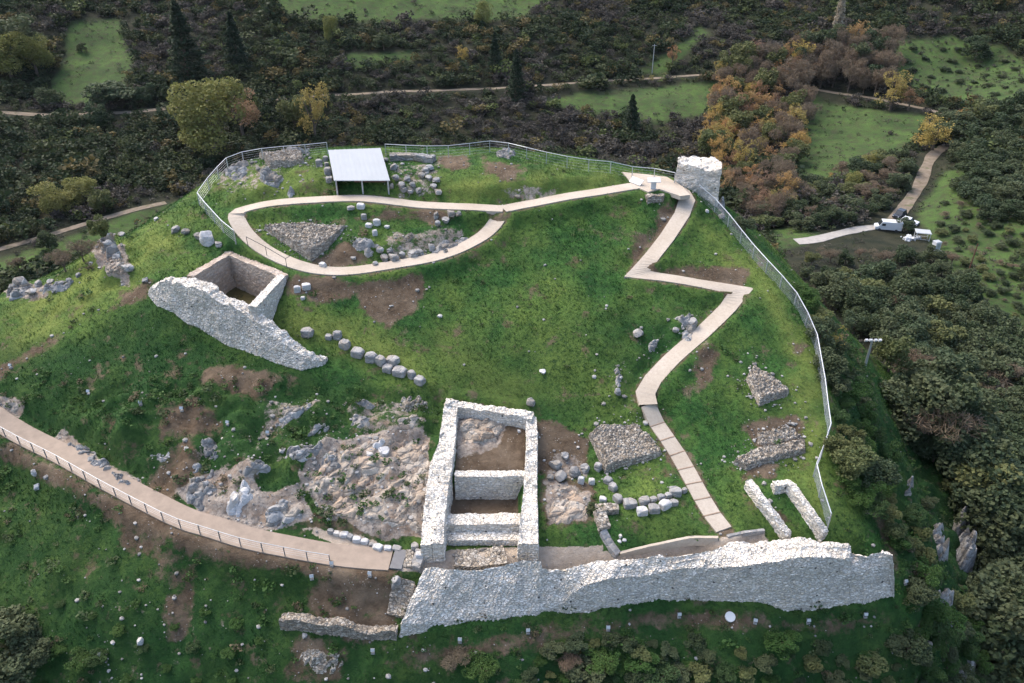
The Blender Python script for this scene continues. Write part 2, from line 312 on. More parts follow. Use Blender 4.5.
f1, f2, cid = worley(P3[kk], 5); ZZ[kk] += RB[kk] * (.55 * (cid - .35) + .35 * (.5 - f1) + .25 * fbm2(XX[kk], YY[kk], .9, 3, 8))
for L, h in ((R_LOOP, .9), (R_TOP, .9), (R_ZIG, .9), (R_STAIR, .8), (R_LEFT, 1.1)): carve(L, h, .7)

# ---------------------------------------------------------------- material kit
class NT:
    def __init__(s, name, rough=.85, spec=.25):
        s.m = bpy.data.materials.new(name); s.m.use_nodes = True; s.t = s.m.node_tree; s.b = s.t.nodes['Principled BSDF']
        s.b.inputs['Roughness'].default_value = rough; s.b.inputs['Specular IOR Level'].default_value = spec
        s.pos = None
    def n(s, kind, **kw):
        x = s.t.nodes.new(kind)
        for k, v in kw.items():
            if hasattr(x, k) and k not in x.inputs: setattr(x, k, v)
            else: s.set(x.inputs[k], v)
        return x
    def set(s, sock, v):
        if isinstance(v, bpy.types.NodeSocket): s.t.links.new(v, sock)
        else: sock.default_value = v if not (isinstance(v, tuple) and len(v) == 3 and sock.type == 'RGBA') else v + (1,)
    def P(s):
        if s.pos is None: s.pos = s.n('ShaderNodeNewGeometry').outputs['Position']
        return s.pos
    def noise(s, scale, detail=4, rough=.6, vec=None):
        return s.n('ShaderNodeTexNoise', Vector=vec or s.P(), Scale=scale, Detail=detail, Roughness=rough).outputs['Fac']
    def voro(s, scale, out='Color', feature='F1', vec=None):
        return s.n('ShaderNodeTexVoronoi', feature=feature, Vector=vec or s.P(), Scale=scale).outputs[out]
    def ramp(s, fac, *stops):
        r = s.n('ShaderNodeValToRGB', Fac=fac); e = r.color_ramp.elements
        while len(e) < len(stops): e.new(.5)
        for k, (p, c) in enumerate(stops):
            e[k].position = p; e[k].color = (c + (1,)) if isinstance(c, tuple) else (c, c, c, 1)
        return r.outputs['Color']
    def mix(s, fac, a, b, mode='MIX'):
        x = s.n('ShaderNodeMix', data_type='RGBA', blend_type=mode); s.set(x.inputs[0], fac); s.set(x.inputs[6], a); s.set(x.inputs[7], b); return x.outputs[2]
    def math(s, op, a, b=0.0, c=0.0):
        x = s.n('ShaderNodeMath', operation=op); s.set(x.inputs[0], a); s.set(x.inputs[1], b); s.set(x.inputs[2], c); return x.outputs[0]
    def sep(s, col):
        return s.n('ShaderNodeSeparateColor', Color=col).outputs
    def attr(s, name): return s.n('ShaderNodeAttribute', attribute_name=name).outputs['Color']
    def bump(s, h, strength=.5, dist=.1):
        s.set(s.b.inputs['Normal'], s.n('ShaderNodeBump', Height=h, Strength=strength, Distance=dist).outputs[0])
    def color(s, c): s.set(s.b.inputs['Base Color'], c); return s

def grass_color(t, dry, herb_shade):               # shared by the turf below and the tufts on it
    a = t.noise(.16, 5, .62); b = t.noise(.75, 5, .7); c2 = t.noise(3.2, 3, .7)
    g = t.mix(t.ramp(b, (.40, 0), (.61, 1)), (.020,.060,.017), (.046,.112,.027))
    g = t.mix(t.ramp(a, (.42, 0), (.68, 1)), g, (.105,.155,.036))
    g = t.mix(t.ramp(c2, (.32, 1), (.52, 0)), g, (.020,.044,.014))
    g = t.mix(t.math('MULTIPLY', dry, t.ramp(t.noise(.45, 4, .6), (.34, .25), (.60, 1))), g, (.175,.205,.052))
    return t.mix(t.math('MULTIPLY', herb_shade, t.ramp(t.noise(.9, 5, .7), (.36, .55), (.55, 1))), g, (.016,.045,.014))  # darkens towards rough herb and the slope shade painted with it

T = NT('turf_and_earth', .95, .1)
m1 = T.sep(T.attr('cover')); m2 = T.sep(T.attr('cover2'))
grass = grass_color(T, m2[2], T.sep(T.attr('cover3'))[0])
soil = T.mix(T.ramp(T.noise(1.7, 6, .7), (.3, 0), (.7, 1)), (.058,.040,.026), (.138,.102,.070))
soil = T.mix(T.ramp(T.noise(.5, 3, .6), (.45, 0), (.7, .7)), soil, (.18,.138,.098))
peb = T.mix(T.ramp(T.voro(4.5, 'Distance'), (.10, 1), (.24, 0)), (0,0,0), (1,1,1))
pebm = T.math('MULTIPLY', peb, T.ramp(T.noise(.8, 4, .7), (.5, 0), (.66, .9)))
soil = T.mix(pebm, soil, (.40,.37,.33))
floor = T.mix(T.ramp(T.noise(.22, 5, .65), (.36, 0), (.66, 1)), (.015,.019,.012), (.036,.036,.022))
field = T.mix(T.ramp(T.noise(.10, 6, .7), (.34, 0), (.68, 1)), (.030,.055,.019), (.072,.122,.032))
field = T.mix(T.ramp(T.noise(.45, 6, .8), (.46, 0), (.64, .85)), field, (.050,.048,.028))
rk = T.mix(T.ramp(T.noise(1.1, 8, .72), (.30, 0), (.68, 1)), (.15,.12,.095), (.40,.355,.31))
rk = T.mix(T.ramp(T.noise(3.4, 6, .8), (.40, .8), (.52, 0)), rk, (.12,.10,.085))
rk = T.mix(T.ramp(T.noise(.6, 4, .6), (.52, 0), (.68, .7)), rk, (.26,.175,.115))
grv = T.mix(T.ramp(T.noise(2.2, 6, .7), (.3, 0), (.7, 1)), (.30,.245,.19), (.44,.37,.30))
n1 = T.noise(1.3, 6, .72)
def thr(mask, lo, hi): return T.ramp(T.math('ADD', mask, T.math('MULTIPLY_ADD', n1, 1.3, -.65)), (lo, 0), (hi, 1))
# open patches of soil in the sward, seen everywhere on the hill
bare = T.math('MULTIPLY', T.ramp(T.noise(.55, 6, .72), (.58, 0), (.66, .8)), m2[0])
base = T.mix(m2[1], floor, field); base = T.mix(m2[0], base, grass); base = T.mix(bare, base, soil)
base = T.mix(thr(m1[0], .36, .60), base, soil); base = T.mix(thr(m1[1], .40, .56), base, rk); base = T.mix(thr(m1[2], .38, .52), base, grv)
T.color(base); T.bump(T.math('ADD', T.noise(2.6, 8, .75), T.math('MULTIPLY', T.noise(9, 4, .7), .35)), .75, .22)
M_TURF = T.m

def stone_mat(name, lo, hi, warm, scale=4.2, joint=.6, bump=.6, lichen=.5, holes=False, dark=.45):
    t = NT(name, .92, .15); flat = t.n('ShaderNodeVectorMath', operation='MULTIPLY'); t.set(flat.inputs[0], t.P()); flat.inputs[1].default_value = (.8, .8, 1.9); fv = flat.outputs[0]; cell = t.sep(t.voro(scale, vec=fv))
    k = t.mix(t.ramp(cell[0], (0, 0), (1, 1)), lo, hi); k = t.mix(t.ramp(cell[1], (.55, 0), (1, .75)), k, warm)
    k = t.mix(t.ramp(t.noise(9, 7, .8), (.38, dark), (.56, 0)), k, tuple(.55 * x for x in lo))
    e = t.voro(scale, 'Distance', 'DISTANCE_TO_EDGE', vec=fv); k = t.mix(t.ramp(e, (.015, joint), (.085, 0)), k, tuple(.42 * x for x in lo))
    k = t.mix(t.ramp(t.noise(.9, 5, .7), (.52, 0), (.70, lichen)), k, (.20,.195,.18))
    k = t.mix(t.ramp(t.noise(.55, 4, .6), (.60, 0), (.74, lichen * .8)), k, (.34,.27,.19))
    k = t.mix(t.ramp(t.noise(3.7, 3, .5), (.71, 0), (.75, .7)), k, (.06,.055,.05))
    k = t.mix(t.ramp(t.voro(1.25, 'Distance'), (.085, .9), (.125, 0)), k, (.045,.042,.04)) if holes else k
    t.color(k); t.bump(t.math('ADD', t.ramp(e, (0, 0), (.14, 1)), t.math('MULTIPLY', t.noise(14, 5, .7), .6)), bump, .06)
    return t.m
M_WALL = stone_mat('pale_rubble_masonry', (.56,.515,.45), (.93,.885,.81), (.80,.69,.54), scale=4.8, holes=True, bump=.9, lichen=.22, joint=.6, dark=.3)
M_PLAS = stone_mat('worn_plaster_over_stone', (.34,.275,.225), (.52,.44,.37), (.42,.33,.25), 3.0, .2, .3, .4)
M_RUB = stone_mat('loose_rubble', (.19,.165,.135), (.56,.51,.44), (.36,.285,.20), 4.6, .8, .8, .4)
M_BLOCK = stone_mat('grey_limestone_block', (.24,.24,.24), (.37,.36,.345), (.31,.28,.245), 1.6, .2, .6, .7)
M_WHITE = stone_mat('white_limestone', (.42,.42,.42), (.58,.57,.56), (.50,.46,.40), 1.5, .2, .3, .12)
M_ROCK = stone_mat('weathered_bedrock', (.20,.195,.19), (.40,.395,.385), (.29,.245,.19), 1.1, .35, .9, .5)
M_TAN = stone_mat('tan_bedrock', (.29,.24,.19), (.50,.44,.37), (.35,.25,.175), 1.3, .3, 1.1, .3)
def plain(name, c, rough=.6, metal=0.0, spec=.3, vary=.12, scale=3.0):
    t = NT(name, rough, spec); t.b.inputs['Metallic'].default_value = metal
    t.color(t.mix(t.ramp(t.noise(scale, 5, .65), (.3, 0), (.7, 1)), tuple(x * (1 - vary) for x in c), tuple(min(1, x * (1 + vary)) for x in c))); return t.m
tc = NT('exposed_aggregate_concrete', .9, .15)
kc = tc.mix(tc.ramp(tc.noise(.35, 4, .6), (.35, 0), (.65, 1)), (.40,.345,.275), (.485,.43,.36))
kc = tc.mix(tc.ramp(tc.noise(5, 6, .75), (.36, .45), (.60, 0)), kc, (.28,.23,.19)); kc = tc.mix(tc.ramp(tc.noise(1.4, 5, .7), (.60, 0), (.75, .5)), kc, (.30,.25,.20))
kc = tc.mix(tc.ramp(tc.voro(26, 'Color'), (0, .22), (1, 0)), kc, (.28,.23,.19)); tc.color(kc); tc.bump(tc.noise(40, 3, .6), .25, .02); M_CONC = tc.m
M_EDGE = plain('weathered_timber_edge', (.22,.16,.115), .9, vary=.3)
M_LEFTPATH = plain('left_path_darker_tan', (.265,.212,.168), .9, vary=.16, scale=1.2)  # left path only, a darker tan than the upper paths
tt = NT('dirt_track_earth', .95, .1); kt = tt.mix(tt.ramp(tt.noise(.5, 6, .7), (.3, 0), (.7, 1)), (.12,.095,.07), (.24,.20,.155))
kt = tt.mix(tt.ramp(tt.noise(.35, 4, .6), (.56, 0), (.70, .7)), kt, (.07,.085,.03)); tt.color(kt); M_TRACK = tt.m
M_PALE = plain('pale_concrete_track', (.31,.29,.265), .9, vary=.2, scale=.8)
M_GALV = plain('galvanised_steel', (.46,.48,.50), .45, .55, .5, .1, 8)
M_ROOF = plain('white_roof_sheet', (.34,.36,.375), .75, 0.0, .4, .04, .8)
M_RUST = plain('red_brown_timber', (.11,.050,.032), .8, vary=.3)
M_STEEL = plain('grey_painted_steel', (.17,.18,.19), .5, .3, .4)
M_DARK = plain('dark_steel', (.05,.052,.055), .5, .2)
M_LITE = plain('white_enamel', (.55,.56,.57), .45, vary=.05)
M_GLASSP = plain('dark_glass', (.02,.025,.03), .08, 0, .6)
M_WATER = plain('green_brown_puddle', (.060,.052,.020), .25, 0, .5, .3, .7)

# ---------------------------------------------------------------- mesh kit
def mesh_np(name, V, F, mats=None, smooth=False):
    V = np.asarray(V, np.float32); F = np.asarray(F, np.int32); k = F.shape[1]
    me = bpy.data.meshes.new(name); me.vertices.add(len(V)); me.vertices.foreach_set('co', V.ravel())
    me.loops.add(F.size); me.loops.foreach_set('vertex_index', F.ravel()); me.polygons.add(len(F)); me.polygons.foreach_set('loop_start', np.arange(0, F.size, k, dtype=np.int32))
    me.polygons.foreach_set('use_smooth', np.full(len(F), bool(smooth)))
    for m in (mats or []): me.materials.append(m)
    me.update(calc_edges=True); return me
def link(name, me, parent=None, loc=None, rot=None, sc=None):
    o = bpy.data.objects.new(name, me); COL.objects.link(o)
    if parent: o.parent = parent
    if loc is not None: o.location = [float(a) for a in loc]
    if rot is not None: o.rotation_euler = rot
    if sc is not None: o.scale = sc
    return o
def tag(o, label=None, cat=None, group=None, kind=None):
    if label: o['label'] = label
    if cat: o['category'] = cat
    if group: o['group'] = group
    if kind: o['kind'] = kind
    return o
def root(name, loc, label, cat, group=None, rz=0):
    return tag(link(name, None, None, loc, (0, 0, rz)), label, cat, group)
def copy_tree(o, loc=None, rz=None):
    c_ = o.copy(); COL.objects.link(c_)
    if loc is not None: c_.location = [float(a) for a in loc]
    if rz is not None: c_.rotation_euler = (0, 0, rz)
    for ch in list(o.children):
        d_ = ch.copy(); COL.objects.link(d_); d_.parent = c_
        for g in list(ch.children):
            e_ = g.copy(); COL.objects.link(e_); e_.parent = d_
    return c_
def grid_faces(a, b):
    i = np.arange(a * b).reshape(a, b)
    return np.stack([i[:-1, :-1].ravel(), i[1:, :-1].ravel(), i[1:, 1:].ravel(), i[:-1, 1:].ravel()], 1)
class MB:                               # boxes, bars and prisms collected into one mesh
    def __init__(s): s.v = []; s.f = []
    def box(s, c, d, rz=0, taper=1.0, rx=0):
        M = Matrix.Rotation(rz, 3, 'Z') @ Matrix.Rotation(rx, 3, 'X'); k = len(s.v)
        for z in (-1, 1):
            t = taper if z > 0 else 1
            for x, y in ((-1, -1), (1, -1), (1, 1), (-1, 1)): s.v.append(tuple(M @ Vector((x * d[0] / 2 * t, y * d[1] / 2 * t, z * d[2] / 2)) + Vector(c)))
        s.f += [(k, k+3, k+2, k+1), (k+4, k+5, k+6, k+7)] + [(k+i, k+(i+1) % 4, k+4+(i+1) % 4, k+4+i) for i in range(4)]; return s
    def bar(s, a, b, r, n=6, r2=None):
        a, b = Vector(a), Vector(b); d = (b - a).normalized(); u_ = d.orthogonal().normalized(); w_ = d.cross(u_); k = len(s.v)
        for p, q in ((a, r), (b, r2 if r2 is not None else r)):
            for i in range(n): t = 2 * math.pi * i / n; s.v.append(tuple(p + (u_ * math.cos(t) + w_ * math.sin(t)) * q))
        s.f += [(k+i, k+(i+1) % n, k+n+(i+1) % n, k+n+i) for i in range(n)] + [tuple(k+i for i in reversed(range(n))), tuple(k+n+i for i in range(n))]; return s
    def prism(s, poly, axis_y0, axis_y1):  # outline in x,z pushed along y
        k = len(s.v); n = len(poly)
        for y in (axis_y0, axis_y1): s.v += [(x, y, z) for x, z in poly]
        s.f += [(k+i, k+(i+1) % n, k+n+(i+1) % n, k+n+i) for i in range(n)] + [tuple(k+i for i in reversed(range(n))), tuple(k+n+i for i in range(n))]; return s
    def poly(s, pts): k = len(s.v); s.v += [tuple(map(float, p)) for p in pts]; s.f.append(tuple(range(k, k + len(pts)))); return s
    def mesh(s, name, mat, bevel=0):
        me = bpy.data.meshes.new(name); me.from_pydata(s.v, [], s.f)
        if bevel:
            import bmesh
            b = bmesh.new(); b.from_mesh(me); bmesh.ops.bevel(b, geom=b.edges[:], offset=bevel, segments=2, affect='EDGES', profile=.6); b.to_mesh(me); b.free()
        me.materials.append(mat); return me
    def build(s, name, mat, parent=None, loc=None, rot=None, bevel=0): return link(name, s.mesh(name, mat, bevel), parent, loc, rot)

# ---------------------------------------------------------------- ground sheet
idx = np.arange(NX * NY).reshape(NY, NX)
gme = mesh_np('ground', np.stack([XX, YY, ZZ], 1), np.stack([idx[:-1, :-1].ravel(), idx[:-1, 1:].ravel(), idx[1:, 1:].ravel(), idx[1:, :-1].ravel()], 1), [M_TURF], True)
hillw = sstep(-22, -8, ZZ) * sstep(100, 88, YY) * sstep(130, 90, np.abs(XX))
for nm, chans in (('cover', (DIRT, ROCK, GRAV)), ('cover2', (hillw, FIELD, PALE)), ('cover3', (HERB_SHADE, HERB_SHADE, HERB_SHADE))):
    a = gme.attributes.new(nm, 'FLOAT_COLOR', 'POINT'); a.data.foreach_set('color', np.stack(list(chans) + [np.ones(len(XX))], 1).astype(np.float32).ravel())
tag(link('ground', gme), kind='structure')

# ---------------------------------------------------------------- paths and tracks
def ribbon(name, L, wd, up, mat, depth=.35, kind='structure', wiggle=0.0):
    d = np.gradient(L[:, :2], axis=0); d /= np.linalg.norm(d, axis=1)[:, None] + 1e-9; n = np.stack([-d[:, 1], d[:, 0]], 1); k = len(L)
    ww = wd / 2 * (1 + wiggle * fbm2(L[:, 0], L[:, 1], 6, 3, 4))[:, None]
    A = np.c_[L[:, :2] + n * ww, L[:, 2] + up]; B = np.c_[L[:, :2] - n * ww, L[:, 2] + up]
    A0 = A - [0, 0, depth]; B0 = B - [0, 0, depth]
    V = np.stack([A0, A, B, B0], 1).reshape(-1, 3)
    return tag(link(name, mesh_np(name, V, grid_faces(k, 4)[:, ::-1], [mat])), kind=kind)
def cut(L, a, b): return L[a:len(L) - b]
ribbon('footpath', R_LOOP, 1.55, .10, M_CONC); ribbon('footpath', R_TOP, 1.6, .105, M_CONC)
def mitre(px, wd, up, name, mat):       # zigzag with sharp corners
    P = np.array([hit(u, v) for u, v in px]); P[:, 2] = [R_ZIG[np.argmin(np.hypot(R_ZIG[:, 0] - p[0], R_ZIG[:, 1] - p[1])), 2] for p in P]
    n = len(P); d = np.diff(P[:, :2], axis=0); d /= np.linalg.norm(d, axis=1)[:, None]; nn = np.stack([-d[:, 1], d[:, 0]], 1)
    mt = np.zeros((n, 2)); mt[0] = nn[0]; mt[-1] = nn[-1]
    for i in range(1, n - 1):
        b = nn[i-1] + nn[i]; b /= np.linalg.norm(b); mt[i] = b / max(.55, b @ nn[i])
    A = P.copy(); A[:, :2] += mt * wd / 2; B = P.copy(); B[:, :2] -= mt * wd / 2
    rows = []
    for i in range(n - 1):
        m = max(2, int(np.linalg.norm(P[i+1] - P[i]) / .4)); ts = np.linspace(0, 1, m, endpoint=False)
        for t in ts:
            a = A[i] * (1 - t) + A[i+1] * t; b = B[i] * (1 - t) + B[i+1] * t; cc = (a + b) / 2
            z = R_ZIG[np.argmin(np.hypot(R_ZIG[:, 0] - cc[0], R_ZIG[:, 1] - cc[1])), 2]; a[2] = b[2] = z; rows.append((a, b))
    rows.append((A[-1], B[-1])); R = np.array(rows); z = R[:, 0, 2]; zz_ = np.convolve(np.r_[[z[0]] * 5, z, [z[-1]] * 5], np.ones(7) / 7, 'same')[5:-5]; R[:, 0, 2] = R[:, 1, 2] = zz_ + up
    V = np.stack([R[:, 0] - [0, 0, .35], R[:, 0], R[:, 1], R[:, 1] - [0, 0, .35]], 1).reshape(-1, 3)
    return tag(link(name, mesh_np(name, V, grid_faces(len(R), 4)[:, ::-1], [mat])), kind='structure')
mitre(ZIG_PX, 1.5, .10, 'footpath', M_CONC)
ribbon('footpath', R_LEFT, 1.95, .10, M_LEFTPATH)
for k_, (L, wd) in TRACKS.items(): ribbon('dirt_track' if k_ != 'pale' else 'concrete_track', L, wd, .12, M_TRACK if k_ != 'pale' else M_PALE, 1.0, wiggle=.35)
k_ = len(PLAZA); V = np.r_[PLAZA + [0, 0, .115], PLAZA - [0, 0, .3]]
pm = bpy.data.meshes.new('viewpoint_terrace'); pm.from_pydata(V.tolist(), [], [tuple(range(k_))[::-1]] + [(i, i + k_, (i + 1) % k_ + k_, (i + 1) % k_) for i in range(k_)]); pm.materials.append(M_CONC)
tag(link('paved_terrace', pm), kind='structure')
# stairway: long sloping treads with a timber riser at each
d_ = np.r_[0, np.cumsum(np.linalg.norm(np.diff(R_STAIR[:, :2], axis=0), axis=1))]; NS = 8
st = MB(); ed = MB()
for i in range(NS):
    ts = [(i + .0) / NS * d_[-1], (i + 1.0) / NS * d_[-1]]; P = [np.array([np.interp(t, d_, R_STAIR[:, q]) for q in range(3)]) for t in ts]
    dr = (P[1] - P[0])[:2]; dr /= np.linalg.norm(dr); nn = np.array([-dr[1], dr[0]]) * .66
    zt0 = P[0][2] + .02; zt1 = P[1][2] + .10
    a, b, c2, e2 = [np.r_[P[j][:2] + s_ * nn, z] for j, s_, z in ((0, 1, zt0 + .08), (0, -1, zt0 + .08), (1, -1, zt1), (1, 1, zt1))]
    lo = np.array([0, 0, .5])
    st.poly([a, b, c2, e2]); st.poly([b, b - lo, c2 - lo, c2]); st.poly([e2, e2 - lo, a - lo, a]); st.poly([c2, c2 - lo, e2 - lo, e2])
    if i < NS - 1: ed.box(P[1] + [0, 0, .03], (1.36, .10, .18), math.atan2(nn[1], nn[0]))
sw = st.build('stairway', M_CONC); tag(sw, kind='structure'); ed.build('riser', M_EDGE, sw)

# ---------------------------------------------------------------- masonry
def loft(rails, ds=.15, amp=.06, sc=.22, rag=.15, cap=True, seed=1, coarse=.06):
    R = [np.asarray(r, float) for r in rails]           # outer base, outer top, inner top, inner base
    mid = (R[1] + R[2]) / 2; s = np.r_[0, np.cumsum(np.linalg.norm(np.diff(mid, axis=0), axis=1))]; n = max(4, int(s[-1] / ds)); t = np.linspace(0, s[-1], n)
    R = [np.stack([np.interp(t, s, r[:, q]) for q in range(3)], 1) for r in R]
    rows = []; hf = []
    for i in range(3):
        m = max(3, int(np.linalg.norm(R[i+1] - R[i], axis=1).mean() / ds))
        for j in range(m + (i == 2)):
            f = j / m; rows.append(R[i] * (1 - f) + R[i+1] * f); hf.append((f, 1, 1 - f)[i])
    Q = np.stack(rows, 1); hf = np.array(hf)
    q = Q.reshape(-1, 3); rg = rag * (fbm2(q[:, 0], q[:, 1], .9, 3, seed + 50) + .6 * np.sign(fbm2(q[:, 0], q[:, 1], 1.6, 2, seed + 60)) * .35).reshape(Q.shape[:2]); Q[:, :, 2] += rg * hf[None, :] ** 2
    if cap:
        m_ = (Q + Q[:, ::-1]) / 2
        a = [m_[0] + (Q[0] - m_[0]) * f for f in (0.02, .35, .7)]; b = [m_[-1] + (Q[-1] - m_[-1]) * f for f in (.7, .35, .02)]
        Q = np.concatenate([np.array(a), Q, np.array(b)], 0)
    dv = np.gradient(Q, axis=0); du = np.gradient(Q, axis=1); N = np.cross(du, dv); N /= np.linalg.norm(N, axis=2)[:, :, None] + 1e-9
    if N[:, Q.shape[1] // 2, 2].mean() < 0: N = -N; flip = True
    else: flip = False
    p = Q.reshape(-1, 3); f1, f2, cid = worley(p / sc, seed)
    stn = sstep(.02, .28, f2 - f1); dd = amp * (stn * (.7 + .9 * (cid - .5)) - .5) + coarse * fbm(p / 1.3, 3, seed + 7)
    if cap: w_ = np.ones(Q.shape[:2]); w_[[0, -1]] = 0.2; dd = dd * w_.ravel()
    V = p + N.reshape(-1, 3) * dd[:, None]; F = grid_faces(Q.shape[0], Q.shape[1])
    return V, (F if flip else F[:, ::-1])
def put(name, VF, mat, parent=None, loc=None):
    V, F = VF; loc = np.array(loc if loc is not None else V.mean(0)); 
    if parent is not None: return link(name, mesh_np(name, V - np.array(parent.location), F, [mat], False), parent)
    return link(name, mesh_np(name, V - loc, F, [mat], False), None, loc)
def line_rails(P, th, h=None, below=.8):               # P: points on the wall top (x,y,z); th thickness
    P = np.asarray(P, float); th = np.broadcast_to(th, len(P)); d = np.gradient(P[:, :2], axis=0); d /= np.linalg.norm(d, axis=1)[:, None]; n = np.stack([-d[:, 1], d[:, 0]], 1)
    h = np.broadcast_to(below, len(P))
    o = np.c_[P[:, :2] + n * th[:, None] / 2, P[:, 2]]; i = np.c_[P[:, :2] - n * th[:, None] / 2, P[:, 2]]
    o0 = o.copy(); o0[:, 2] -= h; i0 = i.copy(); i0[:, 2] -= h; o0[:, :2] += n * .06; i0[:, :2] -= n * .06
    return [o0, o, i, i0]

# the long rampart along the near edge
us = np.unique(np.r_[np.arange(398, 899, 5.0), 540.2, 541.2, 851.2, 852.6])
vb = np.interp(us, [398,409,440,466,505,521,579,599,642,677,708,730,759,779,814,826,830,867,898], [639,640,629,626,625,619,613,613,603,603,600,603,604,610,613,611,608,605,597])
vt = np.interp(us, [398,421,454,497,528,560,577,590,609,642,677,704,726,749,769,794,828,851,852.7,874,898], [622.5,623,621,617,611,604,590,583,578.6,575,570,567,567,566,562,559,556,557,568,568,564])
vk = np.interp(us, [398,424,444,474,501,524,540.2,541.2,556,575,597,624,650,677,716,730,745,759,788,804,828,851.2,852.6,865,882,898], [569,569,572,571,566,561,563,570,568,568,562,560,557,555,549,543,543,541,538.5,538.5,542.5,545,552,556,552,556])
zk = np.interp(us, [398,424,540.2,541.2,600,700,760,851.2,852.6,898], [3.5,3.5,3.9,3.35,3.4,4.0,4.5,4.6,4.0,4.1])
ub = us + 26 * np.clip(1 - (us - 398) / 60, 0, 1) - 5 * np.clip((us - 880) / 18, 0, 1); ut = us + 3 * np.clip(1 - (us - 398) / 30, 0, 1) - 5 * np.clip((us - 880) / 18, 0, 1)
B0 = np.array([PZ(u, v, G(*hit(u, v)[:2])) for u, v in zip(us, vb)]); yb = np.convolve(np.pad(B0[:, 1], 3, 'edge'), np.ones(7) / 7, 'valid')
B0 = np.array([PY(u, v, y) for u, v, y in zip(us, vb, yb)]); T0 = np.array([PY(u, v, y + .25) for u, v, y in zip(ut, vt, yb)]); K0 = np.array([PZ(u, v, z) for u, v, z in zip(ub, vk, zk)])
I0 = K0.copy(); I0[:, 2] = np.minimum(2.7, K0[:, 2] - .6); I0[:, 1] += .1; D0 = B0.copy(); D0[:, 2] -= .9
RAMP = loft([D0, T0, K0, I0], .09, .07, .23, .30, seed=3, coarse=.16)
o = put('rampart_wall', RAMP, M_WALL, loc=(B0[len(B0) // 2][0], B0[len(B0) // 2][1], 0)); tag(o, 'long pale stone rampart with ragged top along the near edge of the hill', 'wall')

# cistern with its thick battered front wall
cr = root('stone_cistern', CIST.mean(0) - [0, 0, 3.4], 'open square cistern of pale stone with a thick sloping outer wall', 'cistern')
bpx = [(147,297),(155,307),(185,322),(222,342),(239,351),(258,359),(276,367),(298,372),(322,367)]; tpx = [(147.5,293),(159,284),(181,282),(212,296),(239,310),(264,328),(289,349),(306,358),(325,361)]; kpx = [(151,286),(166,278),(194,276),(224,291),(251,306),(274,323),(299,344),(312,352),(327,358)]
b_ = np.array([hit(u, v) for u, v in bpx]); t_ = np.array([PY(u, v, y + .35) for (u, v), y in zip(tpx, b_[:, 1])]); t_[-2:, 2] = np.maximum(t_[-2:, 2], b_[-2:, 2] + .4)
k2 = np.array([PZ(u, v, z + .08) for (u, v), z in zip(kpx, t_[:, 2])]); i2 = k2.copy(); i2[:, 2] = np.where(np.arange(len(k2)) % 8 < 2, k2[:, 2] - 2.5, k2[:, 2] - 3.9); d2 = b_.copy(); d2[:, 2] -= .8
put('outer_wall', loft([d2, t_, k2, i2], .10, .07, .23, .42, seed=11, coarse=.17), M_WALL, cr)
ci = CIST.copy(); ctr = ci.mean(0)
def seg(a, b, ex=.35):
    d = (b - a); d[2] = 0; d /= np.linalg.norm(d); return np.array([a - d * ex, (a + b) / 2, b + d * ex])
for a, b in ((0, 3), (0, 1), (1, 2)):
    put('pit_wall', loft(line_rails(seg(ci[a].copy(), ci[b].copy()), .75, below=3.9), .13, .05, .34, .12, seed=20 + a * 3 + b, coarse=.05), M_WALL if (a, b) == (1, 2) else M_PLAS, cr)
w_ = ctr + (ci - ctr) * .93; V = [(p[0] - cr.location.x, p[1] - cr.location.y, .06) for p in w_]
fm = bpy.data.meshes.new('wet_floor'); fm.from_pydata(V, [], [(3, 2, 1, 0)]); fm.materials.append(M_WATER); link('wet_floor', fm, cr)

# ruined gate building
gb = root('ruined_gatehouse', PZ(480, 480, 4.4), 'roofless ruined stone building with two rooms at the head of the entrance path', 'ruin')
LW = [PZ(u, v, z) for u, v, z in ((451,403,7.7),(449,420,7.3),(447,442,6.8),(441,462,6.3),(437,490,5.6),(434,515,5.1),(432,546,4.5))]
put('side_wall', loft(line_rails(LW, np.array([1.1,1.15,1.3,1.7,1.6,1.55,1.6]), below=np.array([2.2,2.2,2.2,2.6,2.8,2.6,2.3])), .10, .065, .22, .34, seed=31), M_WALL, gb)
RW = [PZ(u, v, z) for u, v, z in ((531,416,7.3),(532,440,6.7),(531,470,6.0),(530,500,5.3),(529,525,4.9),(528,545,4.4))]
put('side_wall', loft(line_rails(RW, np.array([.85,.85,.9,1.1,1.3,1.4]), below=np.array([2.2,2.2,2.6,2.6,2.4,2.2])), .10, .065, .22, .28, seed=32), M_WALL, gb)
BW = [PZ(u, v, z) for u, v, z in ((446,402,7.75),(465,404,7.6),(490,409,7.4),(515,413,7.4),(533,416,7.4))]
put('back_wall', loft(line_rails(BW, .85, below=2.4), .10, .065, .22, .32, seed=33), M_WALL, gb)
C1 = [np.array([x, 45.95, 5.55]) for x in np.linspace(PZ(455,472,5.5)[0], PZ(527,474,5.5)[0], 5)]
put('cross_wall', loft(line_rails(C1, .7, below=2.7), .10, .06, .25, .1, seed=34), M_WALL, gb)
C2 = [np.array([x, 42.55, 4.2]) for x in np.linspace(PZ(446,520,4.2)[0], PZ(520,522,4.2)[0], 5)]
put('cross_wall', loft(line_rails(C2, 1.1, below=1.8), .10, .06, .25, .12, seed=35), M_WALL, gb)
C3 = [np.array([x, 41.6, 3.5]) for x in np.linspace(PZ(438,537,3.4)[0], PZ(522,537,3.4)[0], 5)]
put('front_step', loft(line_rails(C3, .95, below=1.2), .10, .06, .25, .08, seed=36), M_WALL, gb)

